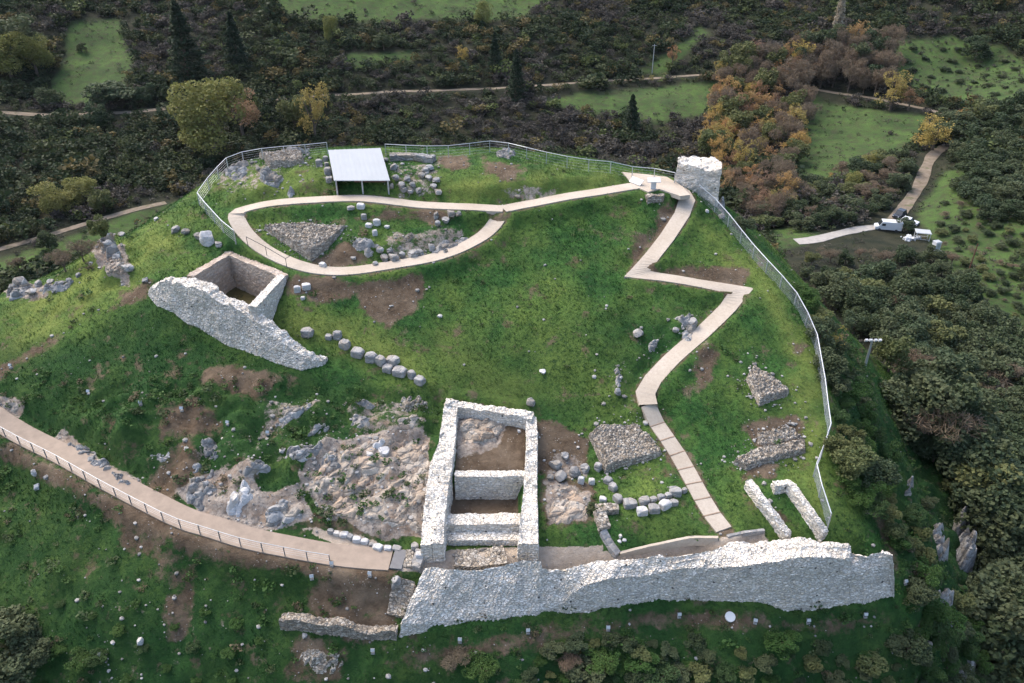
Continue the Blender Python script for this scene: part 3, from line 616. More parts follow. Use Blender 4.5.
# ruined tower
tw = []
tb = [(675,184),(683,189),(695,195),(708,201),(718,201)]; tf = [(677.5,164),(686,165),(697,168),(710,170),(721.5,169)]; tk = [(679,158),(684,154.5),(697,155),(709,157),(722,162)]
b_ = np.array([hit(u, v) for u, v in tb]); b_[:, 1] = np.linspace(b_[0, 1], b_[2, 1] - .4, 5); b_ = np.array([PY(u, v, y) for (u, v), y in zip(tb, b_[:, 1])])
t_ = np.array([PY(u, v, y + .3) for (u, v), y in zip(tf, b_[:, 1])]); k2 = np.array([PZ(u, v, z + .15) for (u, v), z in zip(tk, t_[:, 2])]); i2 = k2.copy(); i2[:, 2] -= 6; d2 = b_.copy(); d2[:, 2] -= 3.0
o = put('ruined_tower', loft([d2, t_, k2, i2], .12, .06, .5, .35, seed=41, coarse=.22), M_WALL, loc=b_[2]); tag(o, 'stump of a pale stone tower standing above the wooded valley beside the terrace', 'tower')

def low_wall(name, pts, th, h, label, mat=M_WALL, rag=.14, seed=1, ds=.11, cat='wall', sc=.3):
    P = resample(np.array([hitn(u, v) for u, v in pts]), .5); P[:, 2] = height(P[:, 0], P[:, 1]) + h
    if cat == 'kerb': P[:, 2] = np.linspace(P[0, 2], P[-1, 2], len(P))
    o = put(name, loft(line_rails(P, th, below=h + .6), ds, .012 if cat == 'kerb' else .07, sc, rag, seed=seed, coarse=.008 if cat == 'kerb' else .06), mat, loc=P[0] - [0, 0, h]); return tag(o, label, cat)
low_wall('low_stone_wall', [(747,487),(760,505),(774,522),(787,542)], .6, .7, 'straight low rubble wall, the left one of two meeting the rampart', seed=51)
low_wall('low_stone_wall', [(772,491),(787,489),(797,502),(810,520),(823,540)], .6, .75, 'low rubble wall with a hooked end beside the bend of the fence', seed=52)
low_wall('dry_stone_wall', [(282,622),(315,626),(350,630),(398,634)], .7, .6, 'low dry stone wall abutting the left end of the rampart', M_RUB, .38, 53)
low_wall('low_stone_wall', [(595,512),(606,511),(618,510)], .75, .4, 'short rubble wall stub below the row of squared blocks', M_RUB, seed=54)
low_wall('low_stone_wall', [(599,514),(602,522),(605,531)], .85, .4, 'short broken wall stub leading down to the stone kerb', M_RUB, seed=55)
low_wall('low_stone_wall', [(390,160),(405,159),(420,160),(434,162)], .9, .6, 'low grey wall ruin behind the white shelter by the fence', M_ROCK, seed=56)
low_wall('stone_footing', [(646,199.5),(656,198),(664,197)], .6, .3, 'small stone footing under the terrace edge near the lectern', M_RUB, seed=57)
low_wall('stone_kerb', [(603,533),(610,545),(618,556)], .55, .28, 'pale straight stone kerb running down to the courtyard', M_BLOCK, .03, 58, cat='kerb', sc=1.2)
low_wall('edge_kerb', [(620,554),(650,549),(690,543),(718,538.5)], .22, .14, 'thin pale kerb between the lawn and the courtyard, left of the stair', M_CONC, .02, 59, cat='kerb', sc=1.5)
low_wall('edge_kerb', [(727,537),(745,534),(764,531)], .22, .16, 'thin grey kerb between the stair foot and the low walls', M_BLOCK, .02, 60, cat='kerb', sc=1.5)
low_wall('cobbled_threshold', [(410,551),(409,560),(407,568)], .55, .14, 'strip of rough cobbles across the entrance at the path end', M_RUB, .08, 61, cat='paving')
low_wall('stone_sill', [(421,553),(418,562),(415,570)], .75, .35, 'worn stone sill slabs between gatehouse corner and rampart', M_BLOCK, .05, 62, cat='sill', sc=1.0)
low_wall('collapsed_masonry', [(455,560),(480,560),(505,556)], 1.6, .22, 'tumbled cobbles lying in the courtyard before the gatehouse', M_RUB, .18, 63, cat='rubble')
low_wall('collapsed_masonry', [(404,582),(402,600),(398,618)], 1.6, .3, 'spill of fallen stones beside the left end of the rampart', M_RUB, .3, 64, cat='rubble')

# ---------------------------------------------------------------- patches: rubble platforms and rock outcrops
def patch(poly, res, fn, skirt=.3):
    W = np.array([hitf(u, v)[:2] for u, v in poly]); lo = W.min(0) - skirt; hi = W.max(0) + skirt
    gx = np.arange(lo[0], hi[0], res); gy = np.arange(lo[1], hi[1], res); x, y = [a.ravel() for a in np.meshgrid(gx, gy)]
    sd_ = sdist(x, y, W); g = height(x, y); dx, dy, z = fn(x, y, g, sd_)
    V = np.stack([x + dx, y + dy, z], 1); i = np.arange(len(x)).reshape(len(gy), len(gx))
    F = np.stack([i[:-1, :-1].ravel(), i[:-1, 1:].ravel(), i[1:, 1:].ravel(), i[1:, :-1].ravel()], 1)
    keep = (sd_[F] > -skirt).any(1); F = F[keep]; u_ = np.unique(F); mp = np.full(len(V), -1); mp[u_] = np.arange(len(u_))
    return V[u_], mp[F]
PLATS = []
def platform(poly, h, label, seed, flat=.35):
    W = np.array([hitn(u, v) for u, v in poly]); zt = np.percentile(W[:, 2], 60) + h; PLATS.append(W[:, :2])
    def fn(x, y, g, s):
        f1, f2, cid = worley(np.stack([x / .27, y / .27, g * 0 + seed], 1), seed); st_ = sstep(.03, .3, f2 - f1) * (.5 + cid)
        top = flat * zt + (1 - flat) * (g + h); k = sstep(-.08, .16, s + .10 * fbm2(x, y, .4, 2, seed))
        return .05 * (cid - .5), .05 * (f1 - .5), (g - .3) * (1 - k) + k * (np.maximum(top, g + .12) + .13 * st_ - .05 + .10 * fbm2(x, y, 1.2, 2, seed))
    V, F = patch(poly, .085, fn); o = put('rubble_platform', (V, F), M_RUB, loc=np.r_[W[:, :2].mean(0), W[:, 2].min()]); return tag(o, label, 'rubble platform')
platform([(588,436),(600,424),(636,421),(650,436),(664,455),(632,465),(605,474),(595,452)], .32, 'largest square platform of packed rubble beside the stair', 71)
platform([(753,365),(770,376),(790,392),(787,396),(759,407),(745,380)], .3, 'tilted square platform of packed rubble near the right fence', 72)
platform([(731,464),(756,449),(780,446),(804,438),(806,453),(780,460),(746,471)], .4, 'ragged strip of packed rubble in the grass above the two low walls', 73, .3)
platform([(756,432),(790,425),(803,437),(775,446),(757,446)], .10, 'thin spread of loose rubble above the ragged rubble strip', 74, 0)
platform([(263,230),(300,224),(346,227),(328,249),(311,262),(288,246)], .5, 'wedge shaped rubble platform inside the path loop beside the cistern', 75, .5)
platform([(259,156),(303,154),(305,164),(270,168)], .55, 'low rubble platform behind the path at the rear fence', 76)
def outcrop(poly, amp, label, seed, mat=M_ROCK, sc=1.3, res=.12, lean=(0, 0), name='rock_outcrop', ang=.5, base=.1):
    ca, sa = math.cos(ang), math.sin(ang)
    def fn(x, y, g, s):
        a = (x * ca + y * sa) / sc; b = (-x * sa + y * ca) / (sc * .45); wob = fbm2(x, y, 1.1, 3, seed + 3) * .6
        f1, f2, cid = worley(np.stack([a + wob, b + wob, g * .25 / sc], 1), seed)
        e = sstep(-.05, .6, s + .85 * fbm2(x, y, 1.0, 4, seed)); hh = amp * (.95 * (cid - .3) + .55 * (.55 - f1)) + .14 * amp * fbm2(x, y, .35, 3, seed + 5)
        hh = hh * np.where(f2 - f1 < .07, .55, 1)
        z = g - .3 * (1 - e) + e * (hh + base * amp)
        return lean[0] * np.clip(z - g, 0, 9), lean[1] * np.clip(z - g, 0, 9), z
    V, F = patch(poly, res, fn); o = put(name, (V, F), mat, loc=(V[:, 0].mean(), V[:, 1].mean(), V[:, 2].min())); return tag(o, label, 'rock')
outcrop([(302,478),(330,448),(372,436),(428,438),(438,470),(424,532),(385,538),(335,522)], .38, 'broad tan bedrock face beside the gatehouse wall', 81, M_TAN, 1.5, .11, base=.1, ang=.9)
outcrop([(178,500),(196,478),(214,470),(222,486),(200,512)], .8, 'grey fractured rock rib above the path, furthest down the slope', 82, M_ROCK, 1.1)
outcrop([(222,512),(232,490),(252,484),(254,498),(238,518)], .95, 'pale slab of tilted rock above the railed path', 83, M_WHITE, 1.3, ang=1.0)
outcrop([(250,518),(262,500),(290,496),(308,512),(300,526),(268,530)], .9, 'grey overhanging rock ledge at the back of the small earthen bay', 84, M_ROCK, 1.2)
outcrop([(300,480),(312,456),(330,446),(345,462),(325,486)], .7, 'rough grey rock knot at the upper edge of the tan bedrock', 85, M_ROCK, .9)
outcrop([(62,438),(84,446),(112,464),(136,484),(128,492),(96,470),(66,450)], .75, 'band of pale rock cut along the upper side of the railed path', 86, M_ROCK, .9)
outcrop([(-12,396),(18,404),(22,416),(0,410)], .9, 'reddish rock cutting where the railed path leaves the picture', 87, M_TAN, 1.0)
outcrop([(100,250),(112,240),(124,248),(124,262),(106,264)], 1.5, 'dark grey crag crowning the left shoulder of the hill', 88, M_ROCK, 1.2)
outcrop([(104,262),(124,262),(134,274),(122,284),(106,276)], .8, 'broken pale rock below the dark crag', 89, M_TAN, 1.0)
outcrop([(4,292),(20,284),(34,282),(36,296),(10,300)], 1.1, 'lumpy grey rock at the far left rim of the hill', 90, M_ROCK, 1.0)
outcrop([(36,290),(58,282),(74,280),(68,292),(44,298)], .7, 'line of pale rocks along the left rim of the hill', 91, M_ROCK, .8)
outcrop([(546,484),(572,484),(592,498),(594,522),(560,528),(544,520)], .3, 'reddish bare bedrock between gatehouse and block wall', 92, M_TAN, 1.4)
outcrop([(458,416),(500,416),(508,432),(492,446),(462,452)], .45, 'pale bedrock showing in the back room of the gatehouse', 93, M_TAN, 1.2)
outcrop([(265,428),(285,412),(312,398),(318,406),(296,424),(274,436)], .6, 'dark rock ledge in the slope below the cistern wall', 94, M_ROCK, .8)
outcrop([(345,400),(368,394),(378,406),(352,416)], .55, 'grey rock ledge below the row of lawn blocks', 95, M_ROCK, .8)
outcrop([(352,412),(384,410),(372,428),(346,430)], .4, 'scree of pale rock above the tan bedrock', 96, M_ROCK, .6)
outcrop([(366,448),(380,438),(396,446),(392,458),(370,458)], .85, 'white split boulder atop the tan bedrock', 97, M_WHITE, 1.3)
outcrop([(672,318),(690,314),(702,330),(690,342),(678,334)], .6, 'grey rocks breaking the turf inside the zigzag bend', 98, M_ROCK, .7)
outcrop([(612,362),(622,360),(628,386),(618,392),(610,380)], .5, 'grey rock rib in the lawn to the left of the stair top', 99, M_ROCK, .6)
outcrop([(398,236),(414,230),(420,240),(404,246)], .7, 'mound of grey rubble in the middle of the path loop', 100, M_RUB, .4)
outcrop([(424,246),(446,238),(466,232),(474,238),(450,252),(430,256)], .45, 'long strip of grey rocks along the inner edge of the path loop', 101, M_ROCK, .7)
outcrop([(352,238),(372,236),(380,246),(376,256),(354,256),(348,247)], .7, 'rounded stepped masonry base inside the path loop', 102, M_BLOCK, .9)
outcrop([(216,176),(228,166),(250,162),(252,172),(234,182)], .7, 'grey rocks at the rear left corner of the fence', 103, M_ROCK, .8)
outcrop([(258,172),(274,170),(288,178),(276,190),(260,188)], .85, 'dark rocks in the turf between platform and path', 104, M_ROCK, .8)
outcrop([(284,187),(294,184),(298,194),(288,199)], 1.0, 'grey boulder close to the far side of the path loop', 105, M_ROCK, .9)
outcrop([(282,151),(296,148),(312,150),(312,155),(284,156)], .9, 'pale rocks at the fence behind the rubble platform', 106, M_ROCK, .8)
outcrop([(490,152),(506,150),(518,154),(512,160),(494,158)], .6, 'pale rock at the apex of the rear fence', 107, M_ROCK, .8)
outcrop([(528,190),(548,186),(552,194),(530,198)], .5, 'scatter of grey rock where the two footpaths join', 108, M_RUB, .5)
outcrop([(716,196),(724,204),(730,216),(722,222),(714,208)], 1.2, 'grey rocks below the tower by the rail', 109, M_ROCK, .9)
outcrop([(905,474),(913,478),(912,498),(905,496)], 2.4, 'upper narrow grey crag on the steep right flank', 110, M_ROCK, 1.2, .16)
outcrop([(934,524),(944,530),(946,562),(940,564),(934,545)], 2.6, 'tall thin crag on the steep right flank', 111, M_ROCK, 1.3, .16)
outcrop([(954,522),(966,520),(972,550),(970,578),(958,570)], 4.2, 'tallest grey crag at the foot of the right flank', 112, M_ROCK, 1.6, .2)
outcrop([(925,578),(940,590),(952,600),(950,608),(930,592)], 1.6, 'jagged rock edge falling past the right end of the rampart', 113, M_ROCK, 1.0, .14)
outcrop([(918,628),(930,640),(936,660),(928,662)], 1.6, 'rock rib low on the slope under the rampart corner', 114, M_ROCK, .9, .14)
outcrop([(940,612),(958,626),(964,640),(950,634)], 1.4, 'stepped rocks beside the wooded drop', 115, M_ROCK, .9, .14)
outcrop([(952,668),(974,652),(982,664),(976,683),(954,690)], 1.8, 'grey rock mass in the lower right of the slope', 116, M_ROCK, 1.2, .16)
outcrop([(300,640),(345,648),(350,670),(316,690),(290,670)], .35, 'spread of broken pale stones on the slope under the dry wall', 117, M_RUB, .45)
outcrop([(196,440),(214,436),(220,456),(206,464)], .6, 'grey ledge in the rough slope right of the earth scar', 118, M_ROCK, .8)
outcrop([(184,464),(204,460),(212,474),(192,480)], .6, 'broken ledge at the top of the furthest rock rib', 119, M_ROCK, .8)
outcrop([(282,458),(316,441),(328,447),(300,468)], .55, 'slanting ledge running down to the tan bedrock', 120, M_ROCK, .7)
outcrop([(236,472),(262,462),(274,472),(246,484)], .7, 'dark ledge roofing the small hollow above the path', 121, M_ROCK, .9)
outcrop([(300,424),(330,419),(338,429),(308,437)], .45, 'low ledge between the dark rock ledge and the bedrock', 122, M_ROCK, .6)
outcrop([(396,394),(425,396),(432,410),(402,412)], .35, 'stony patch below the right end of the block row', 123, M_RUB, .5)
outcrop([(390,420),(430,417),(434,431),(396,434)], .4, 'pale stony shelf beside the gatehouse back corner', 124, M_TAN, .8)
outcrop([(150,456),(170,448),(178,462),(158,470)], .5, 'small ledge under the earth scar', 125, M_ROCK, .7)
outcrop([(504,190),(520,188),(524,196),(508,199)], .4, 'pale rock patch just above the path junction', 126, M_RUB, .5)
outcrop([(640,340),(662,332),(668,346),(648,356)], .4, 'rock rib in the turf left of the middle path bend', 127, M_ROCK, .6)

# ---------------------------------------------------------------- fences
def fence(name, px, h, spacing, wires, label, post_r=.035, dz=0.0, off=0.0):
    P = np.array([hitn(u, v) for u, v in px]); L = resample(P, .25); L[:, 2] = height(L[:, 0], L[:, 1]); L = smooth_z(L, 9)
    s = np.r_[0, np.cumsum(np.linalg.norm(np.diff(L[:, :2], axis=0), axis=1))]; n = max(2, int(s[-1] / spacing) + 1)
    Q = np.stack([np.interp(np.linspace(0, s[-1], n), s, L[:, q]) for q in range(3)], 1); Q[:, 2] += dz
    r = root(name, Q[0], label, 'fence'); o0 = Vector(Q[0]); Q = Q - Q[0]
    pme = MB().box((0, 0, h / 2 - .15), (post_r * 2, post_r * 2, h + .3)).mesh('post', M_GALV)
    for q in Q: link('post', pme, r, q)
    rail = MB(); wire = MB()
    for a, b in zip(Q[:-1], Q[1:]):
        rail.bar(a + [0, 0, h], b + [0, 0, h], post_r * 1.15, 6)
        for k in range(wires): z = h * (k + .35) / (wires + .2); wire.bar(a + [0, 0, z], b + [0, 0, z], .008, 4)
    rail.build('top_rail', M_GALV, r); wire.build('wires', M_GALV, r); return r
fence('metal_fence', [(236,243),(231,240),(222,231),(214,222),(206,213),(199,204),(212,187),(230,168),(247,163),(266,160),(290,157),(312,156),(328,154)], 1.25, 2.1, 5, 'grey post and wire fence bending round the left rear corner of the summit')
fence('metal_fence', [(386,156),(412,157),(440,158),(470,155),(497,152),(527,159),(560,167),(600,173.5),(640,179),(666,182),(674,185)], 1.25, 2.2, 4, 'grey post and wire fence along the rear rim between shelter and tower')
fence('metal_fence', [(698,196),(708,206),(718,216),(731,231),(745,249),(770,278),(797,309),(814,345),(822,390),(828,440),(813,476),(818,496),(827,529)], 1.3, 2.0, 9, 'tall grey mesh fence running down the right edge from tower to rampart')
edge = R_LEFT[R_LEFT[:, 0] < -12.4].copy(); d_ = np.gradient(edge[:, :2], axis=0); d_ /= np.linalg.norm(d_, axis=1)[:, None]
edge[:, 0] += d_[:, 1] * .9; edge[:, 1] -= d_[:, 0] * .9
def railing():
    s = np.r_[0, np.cumsum(np.linalg.norm(np.diff(edge[:, :2], axis=0), axis=1))]; n = int(s[-1] / 1.55)
    Q = np.stack([np.interp(np.linspace(0, s[-1], n), s, edge[:, q]) for q in range(3)], 1); Q[:, 2] += .1
    r = root('path_railing', Q[0], 'light steel handrail on grey posts along the near side of the left path', 'railing'); Q = Q - Q[0]
    pme = MB().box((0, 0, .42), (.05, .07, .9)).mesh('post', M_STEEL)
    rail = MB(); wire = MB()
    for i, q in enumerate(Q):
        link('post', pme, r, q)
        if i: rail.bar(Q[i-1] + [0, 0, .88], q + [0, 0, .88], .024, 8); [wire.bar(Q[i-1] + [0, 0, z], q + [0, 0, z], .006, 4) for z in (.3, .5, .7)]
    rail.build('handrail', M_GALV, r); wire.build('wires', M_GALV, r)
railing()
def rail_on_path(px, label):
    P = [hitn(u, v) for u, v in px]; r = root('path_handrail', P[0], label, 'railing'); o0 = P[0]; m = MB(); pme = MB().bar((0, 0, -.1), (0, 0, .95), .03).mesh('post', M_DARK)
    for i, p in enumerate(P):
        link('post', pme, r, p - o0)
        if i: m.bar(P[i-1] - o0 + [0, 0, .93], p - o0 + [0, 0, .93], .03)
    m.build('handrail', M_DARK, r)
rail_on_path([(248,246),(267,256),(287,268),(300,260)], 'dark thin handrail at the corner where the path passes the cistern')

# ---------------------------------------------------------------- shelter with a white sheet roof
A = PZ(334,180.5,18.12); B = PZ(390,180.5,18.12); Cc = PZ(380.5,148,19.55); D = PZ(328,150,19.4)
sh = root('site_shelter', (np.array([A, B, Cc, D]).mean(0)[0], np.array([A, B, Cc, D]).mean(0)[1], G((A[0] + B[0]) / 2, (A[1] + D[1]) / 2)), 'open shelter with a sloping white sheet roof over red-brown timber on the summit', 'shelter')
so_ = np.array(sh.location); rf = MB(); NR = 22; q = []
for i in range(NR + 1):
    f = i / NR; a = A * (1 - f) + B * f - so_; b = D * (1 - f) + Cc * f - so_; z = .010 if i % 2 else 0.0; q.append((a + [0, 0, z], b + [0, 0, z]))
for (a, b), (c2, d2) in zip(q[:-1], q[1:]): rf.poly([a, c2, d2, b]); rf.poly([a - [0, 0, .06], b - [0, 0, .06], d2 - [0, 0, .06], c2 - [0, 0, .06]]); rf.poly([a, a - [0, 0, .06], c2 - [0, 0, .06], c2]); rf.poly([b, d2, d2 - [0, 0, .06], b - [0, 0, .06]])
rf.poly([q[0][0], q[0][1], q[0][1] - [0, 0, .06], q[0][0] - [0, 0, .06]]); rf.poly([q[-1][1], q[-1][0], q[-1][0] - [0, 0, .06], q[-1][1] - [0, 0, .06]])
rf.build('roof', M_ROOF, sh)
ctr = (A + B + Cc + D) / 4
for p in (A, B, (A + B) / 2, D, Cc):
    q_ = ctr + (p - ctr) * .93; g = G(q_[0], q_[1]) - .3; MB().box((q_[0] - so_[0], q_[1] - so_[1], (g + q_[2] - .1) / 2 - so_[2]), (.13, .13, q_[2] - .1 - g)).build('post', M_GALV, sh)
def bw(a, b, name, h0, h1):
    d = (b - a); L = np.hypot(d[0], d[1]); m = (a + b) / 2; MB().box((m[0] - so_[0], m[1] - so_[1], (h0 + h1) / 2 - so_[2]), (L, .08, h1 - h0), math.atan2(d[1], d[0])).build(name, M_RUST, sh)
i_ = lambda p: ctr + (p - ctr) * .90
bw(i_(D), i_(Cc), 'back_panel', G(D[0], D[1]) - .4, 19.0); bw(i_(B) * .35 + i_(A) * .65, i_(B), 'front_beam', 17.85, 18.02); bw(i_(A), i_(D), 'side_panel', 16.2, 18.0)

# ---------------------------------------------------------------- stones
import bmesh
def ico(sub):
    b = bmesh.new(); bmesh.ops.create_icosphere(b, subdivisions=sub, radius=1.0); b.verts.ensure_lookup_table()
    V = np.array([v.co[:] for v in b.verts]); F = np.array([[v.index for v in f.verts] for f in b.faces]); b.free(); return V, F
IV, IF = ico(3)
def boulder_shape(seed, cuts=9):
    r = np.random.default_rng(seed); V = IV * (1 + .22 * fbm(IV * 1.3 + seed * 7.1, 3, seed))[:, None]
    for _ in range(cuts):
        n = r.normal(size=3); n /= np.linalg.norm(n); off = r.uniform(.5, .82); d = V @ n - off; V = V - np.clip(d, 0, 9)[:, None] * n
    V += .03 * np.stack([fbm(IV * 5 + k * 9, 2, seed + k) for k in range(3)], 1)
    return V / np.abs(V).max(0) * .5
def block_shape(seed):
    r = np.random.default_rng(seed); n = 7; g = np.linspace(-1, 1, n); 
    b = bmesh.new(); bmesh.ops.create_cube(b, size=2); bmesh.ops.subdivide_edges(b, edges=b.edges[:], cuts=6, use_grid_fill=True); b.verts.ensure_lookup_table()
    V = np.array([v.co[:] for v in b.verts]); F = np.array([[v.index for v in f.verts] for f in b.faces]); b.free()
    k = np.linalg.norm(np.abs(V) ** 7, axis=1); k = (np.abs(V) ** 7).sum(1) ** (1 / 7.); V = V / k[:, None]
    V += .11 * np.stack([fbm(V * 1.8 + q * 9 + seed * 3, 3, seed + q) for q in range(3)], 1)
    for _ in range(4):
        d = r.choice([-1, 1], 3) / 1.732; e = V @ d - r.uniform(1.15, 1.45); V = V - np.clip(e, 0, 9)[:, None] * d
    return V / np.abs(V).max(0) * .5, F
BOUL = {m.name: [mesh_np('boulder', boulder_shape(s), IF, [m]) for s in range(6)] for m in (M_ROCK, M_WHITE, M_BLOCK)}
BLK = {m.name: [mesh_np('stone_block', *block_shape(s), [m]) for s in range(5)] for m in (M_BLOCK, M_WHITE)}
NTH = 'first second third fourth fifth sixth seventh eighth ninth tenth eleventh twelfth thirteenth fourteenth fifteenth'.split()
def stone(name, lib, u, v, wpx, hpx, label, group=None, rz=None, dep=1.0, sink=.30, cat=None, i=[0]):
    i[0] += 1; p = hitn(u, v + hpx * .25); dd = proj(p[0], p[1], p[2])[2]; s = float(dd) / FPX; wx = wpx * s; h = hpx * s * 1.05
    wx *= RNG.uniform(.86, 1.12); h *= RNG.uniform(.85, 1.12); o = link(name, lib[i[0] % len(lib)], None, (p[0], p[1], p[2] + h * (.5 - sink)), (0, 0, RNG.uniform(-.4, .4) if rz is None else rz + RNG.uniform(-.3, .3)), (wx, wx * dep, h)); return tag(o, label, cat or ('block' if 'block' in name else 'rock'), group)
MB_, MW_, RB_, RW_ = BLK[M_BLOCK.name], BLK[M_WHITE.name], BOUL[M_ROCK.name], BOUL[M_WHITE.name]
row = [(307.7,332,12,8),(329,336.5,8,6),(337.6,335,10,9),(345,343.7,11,10),(358,352,14,9),(371.6,357,12,9),(381,360.5,10,9),(393,360,14,8),(388,368,12,8),(400,371,13,8),(412,374,8,11),(420,380,12,8)]
for k, (u, v, a, h) in enumerate(row): stone('stone_block', MB_, u, v, a, h, f'grey squared block, {NTH[k]} from the cistern end of the row on the lawn', 'row of grey blocks across the lawn', rz=-.35, dep=.85)
for k, (u, v, a, h) in enumerate([(598,466,8,12),(608,480,10,9),(613,487,9,9),(618,498,10,10),(630,503,14,8),(644,500,11,9),(653,499,8,7),(661,497,8,6),(668,495,7,6),(675,491,14,10),(684,490,6,7)]):
    stone('stone_block', MB_, u, v, a, h, f'weathered grey block, {NTH[k]} from the rubble platform in the bent row beside the stair', 'bent row of grey blocks', rz=(-1.0 if k < 4 else .2), dep=.8)
for k, (u, v, a, h) in enumerate([(642,510.5,12,8),(654,508,11,8),(665,504,11,8),(674,502,8,8)]): stone('stone_block', MW_ if k % 2 == 0 else MB_, u, v, a, h, f'pale cut block, {NTH[k]} from the left in the short row below the bent row', 'short row of pale blocks', rz=.25, dep=.8)
for u, v, a, h, l in [(581,480,6,10,'white cut block standing left of its twin beside the bent block row'),(591.5,481.5,6,9,'white cut block standing right of its twin beside the bent block row'),(603,499,8,6,'small white block lying just left of the bent block row')]: stone('stone_block', MW_, u, v, a, h, l, rz=-.1, dep=.8)
for u, v, a, h, l in [(297.5,289,8,7,'white block on bare earth nearer the cistern of a pair'),(306.5,286,9,7,'white block on bare earth further from the cistern of a pair'),(303,298,5,4,'small white stone below the pair of white blocks on bare earth')]: stone('stone_block', MW_, u, v, a, h, l, rz=.2, dep=.8)
for u, v, a, h, l in [(620,536,5,4,'upper white rounded stone of three by the kerb'),(624,540,5,4,'right white rounded stone of three by the kerb'),(619,541,5,4,'left white rounded stone of three by the kerb')]: stone('white_stone', RW_, u, v, a, h, l)
for k, (u, v, a, h) in enumerate([(555,464,15,10),(562,475,14,13),(575,471,16,12),(584,468,13,9),(550,477,9,7),(564,455,10,8),(536,434,8,8),(533,445,6,6)]): stone('grey_boulder', RB_, u, v, a, h, f'grey boulder on dark soil, {["left topmost","left larger","middle broad","right","small lower left","small upper","beside the gatehouse corner","tiny one under the gatehouse corner"][k]} in the gatehouse-side group')
stone('grey_boulder', RB_, 531, 401, 11, 10, 'single dark boulder on the lawn above the gatehouse corner')
for k, (u, v, a, h) in enumerate([(331,531,7,5),(337,533,7,4),(344,534,9,5),(350,536.5,8,5),(357,539,9,6),(365,541,9,5),(372,544,6,4),(378,547,11,8),(388,548,9,7),(397,548,9,5)]): stone('kerb_stone', MW_ if k % 3 else MB_, u, v, a, h, f'pale edging stone, {NTH[k]} from the left along the inner side of the entrance path', 'edging stones by the entrance path', rz=-.3, dep=.75, cat='stone')
stone('stone_block', MB_, 415, 546, 8, 8, 'grey block at the foot of the gatehouse corner'); stone('stone_block', MW_, 420, 556, 9, 11, 'tall pale block in the gap between gatehouse and rampart', dep=.8)
stone('grey_boulder', RB_, 395, 581, 12, 13, 'grey boulder among fallen stones at the path end')
sx = [(396,178,8,8),(401,185,8,9),(404,190,7,6),(408,179,9,8),(413,184,8,7),(418,190,8,6),(422,176,9,8),(428,177,8,7),(410,192,6,5),(392,186,6,8),(426,169,9,6),(393,167,8,7),(386,160,7,6),(433,186,8,6),(438,192,9,6),(437,180,10,6),(430,167,10,5)]
for k, (u, v, a, h) in enumerate(sx): stone('grey_boulder', RB_, u, v, a, h, 'grey boulder in the heap of loose rocks to the right of the white shelter', 'loose rocks right of the white shelter')
for k, (u, v, a, h) in enumerate([(319.5,163.5,8,9),(326,159,5,6),(328,171.5,7,8),(329.5,179,8,7),(327,165,5,6)]): stone('stone_block', MB_, u, v, a, h, f'squared grey block, {NTH[k]} of five stacked along the left side of the white shelter', 'blocks left of the white shelter')
for u, v, a, h, l in [(377,222,8,8,'large tilted white block in the path loop'),(369,225,7,5,'grey block left of the tilted white block in the path loop'),(375,233,6,7,'upright pale block below the tilted white block'),(364,216.5,6,7,'grey upright stone above the blocks in the path loop'),(361,205.7,9,6,'flat pale block touching the far arm of the path loop'),(351,207.5,8,4,'flat low stone at the far arm of the path loop'),(312,250,1,1,None),(323,265,7,7,'white stone at the pointed end of the wedge platform'),(387,226.5,5,3,'small pale stone right of the tilted white block')]:
    if l: stone('stone_block', MW_ if 'white' in l or 'pale' in l else MB_, u, v, a, h, l, dep=.8)
for k, (u, v, a, h) in enumerate([(380,250,9,10),(384,257.5,10,12),(393.6,257.5,12,11),(390.5,250,7,8),(376,263.7,8,6),(412,254,12,9),(402,255,8,8),(441,246,9,12),(431.5,248,8,9),(446,251,6,7),(420,252,9,7)]): stone('grey_boulder', RB_, u, v, a, h, 'rugged grey boulder lining the near arm of the path loop on its inner side', 'boulders inside the near arm of the loop')
for k, (u, v, a, h) in enumerate([(435.6,215.5,6,8),(437.7,223.7,6,9),(445,219.6,9,7),(451,213.5,11,8),(459,213.5,7,7)]): stone('grey_boulder', RB_, u, v, a, h, f'grey rock, {NTH[k]} from the left in the group below the path junction', 'rocks near the path junction')
for u, v, a, h, l in [(209,238,17,17,'bright white boulder beside the fence end by the cistern'),(175,229.5,10,7,'blue-grey rock furthest left above the cistern'),(186,232,10,7,'blue-grey rock next to the white boulder above the cistern'),(198,236,11,9,'grey rock touching the white boulder above the cistern'),(219,244,9,7,'grey rock between the white boulder and the cistern rim')]: stone('white_boulder' if 'white b' in l and 'bright' in l else 'grey_boulder', RW_ if 'bright' in l else RB_, u, v, a, h, l)
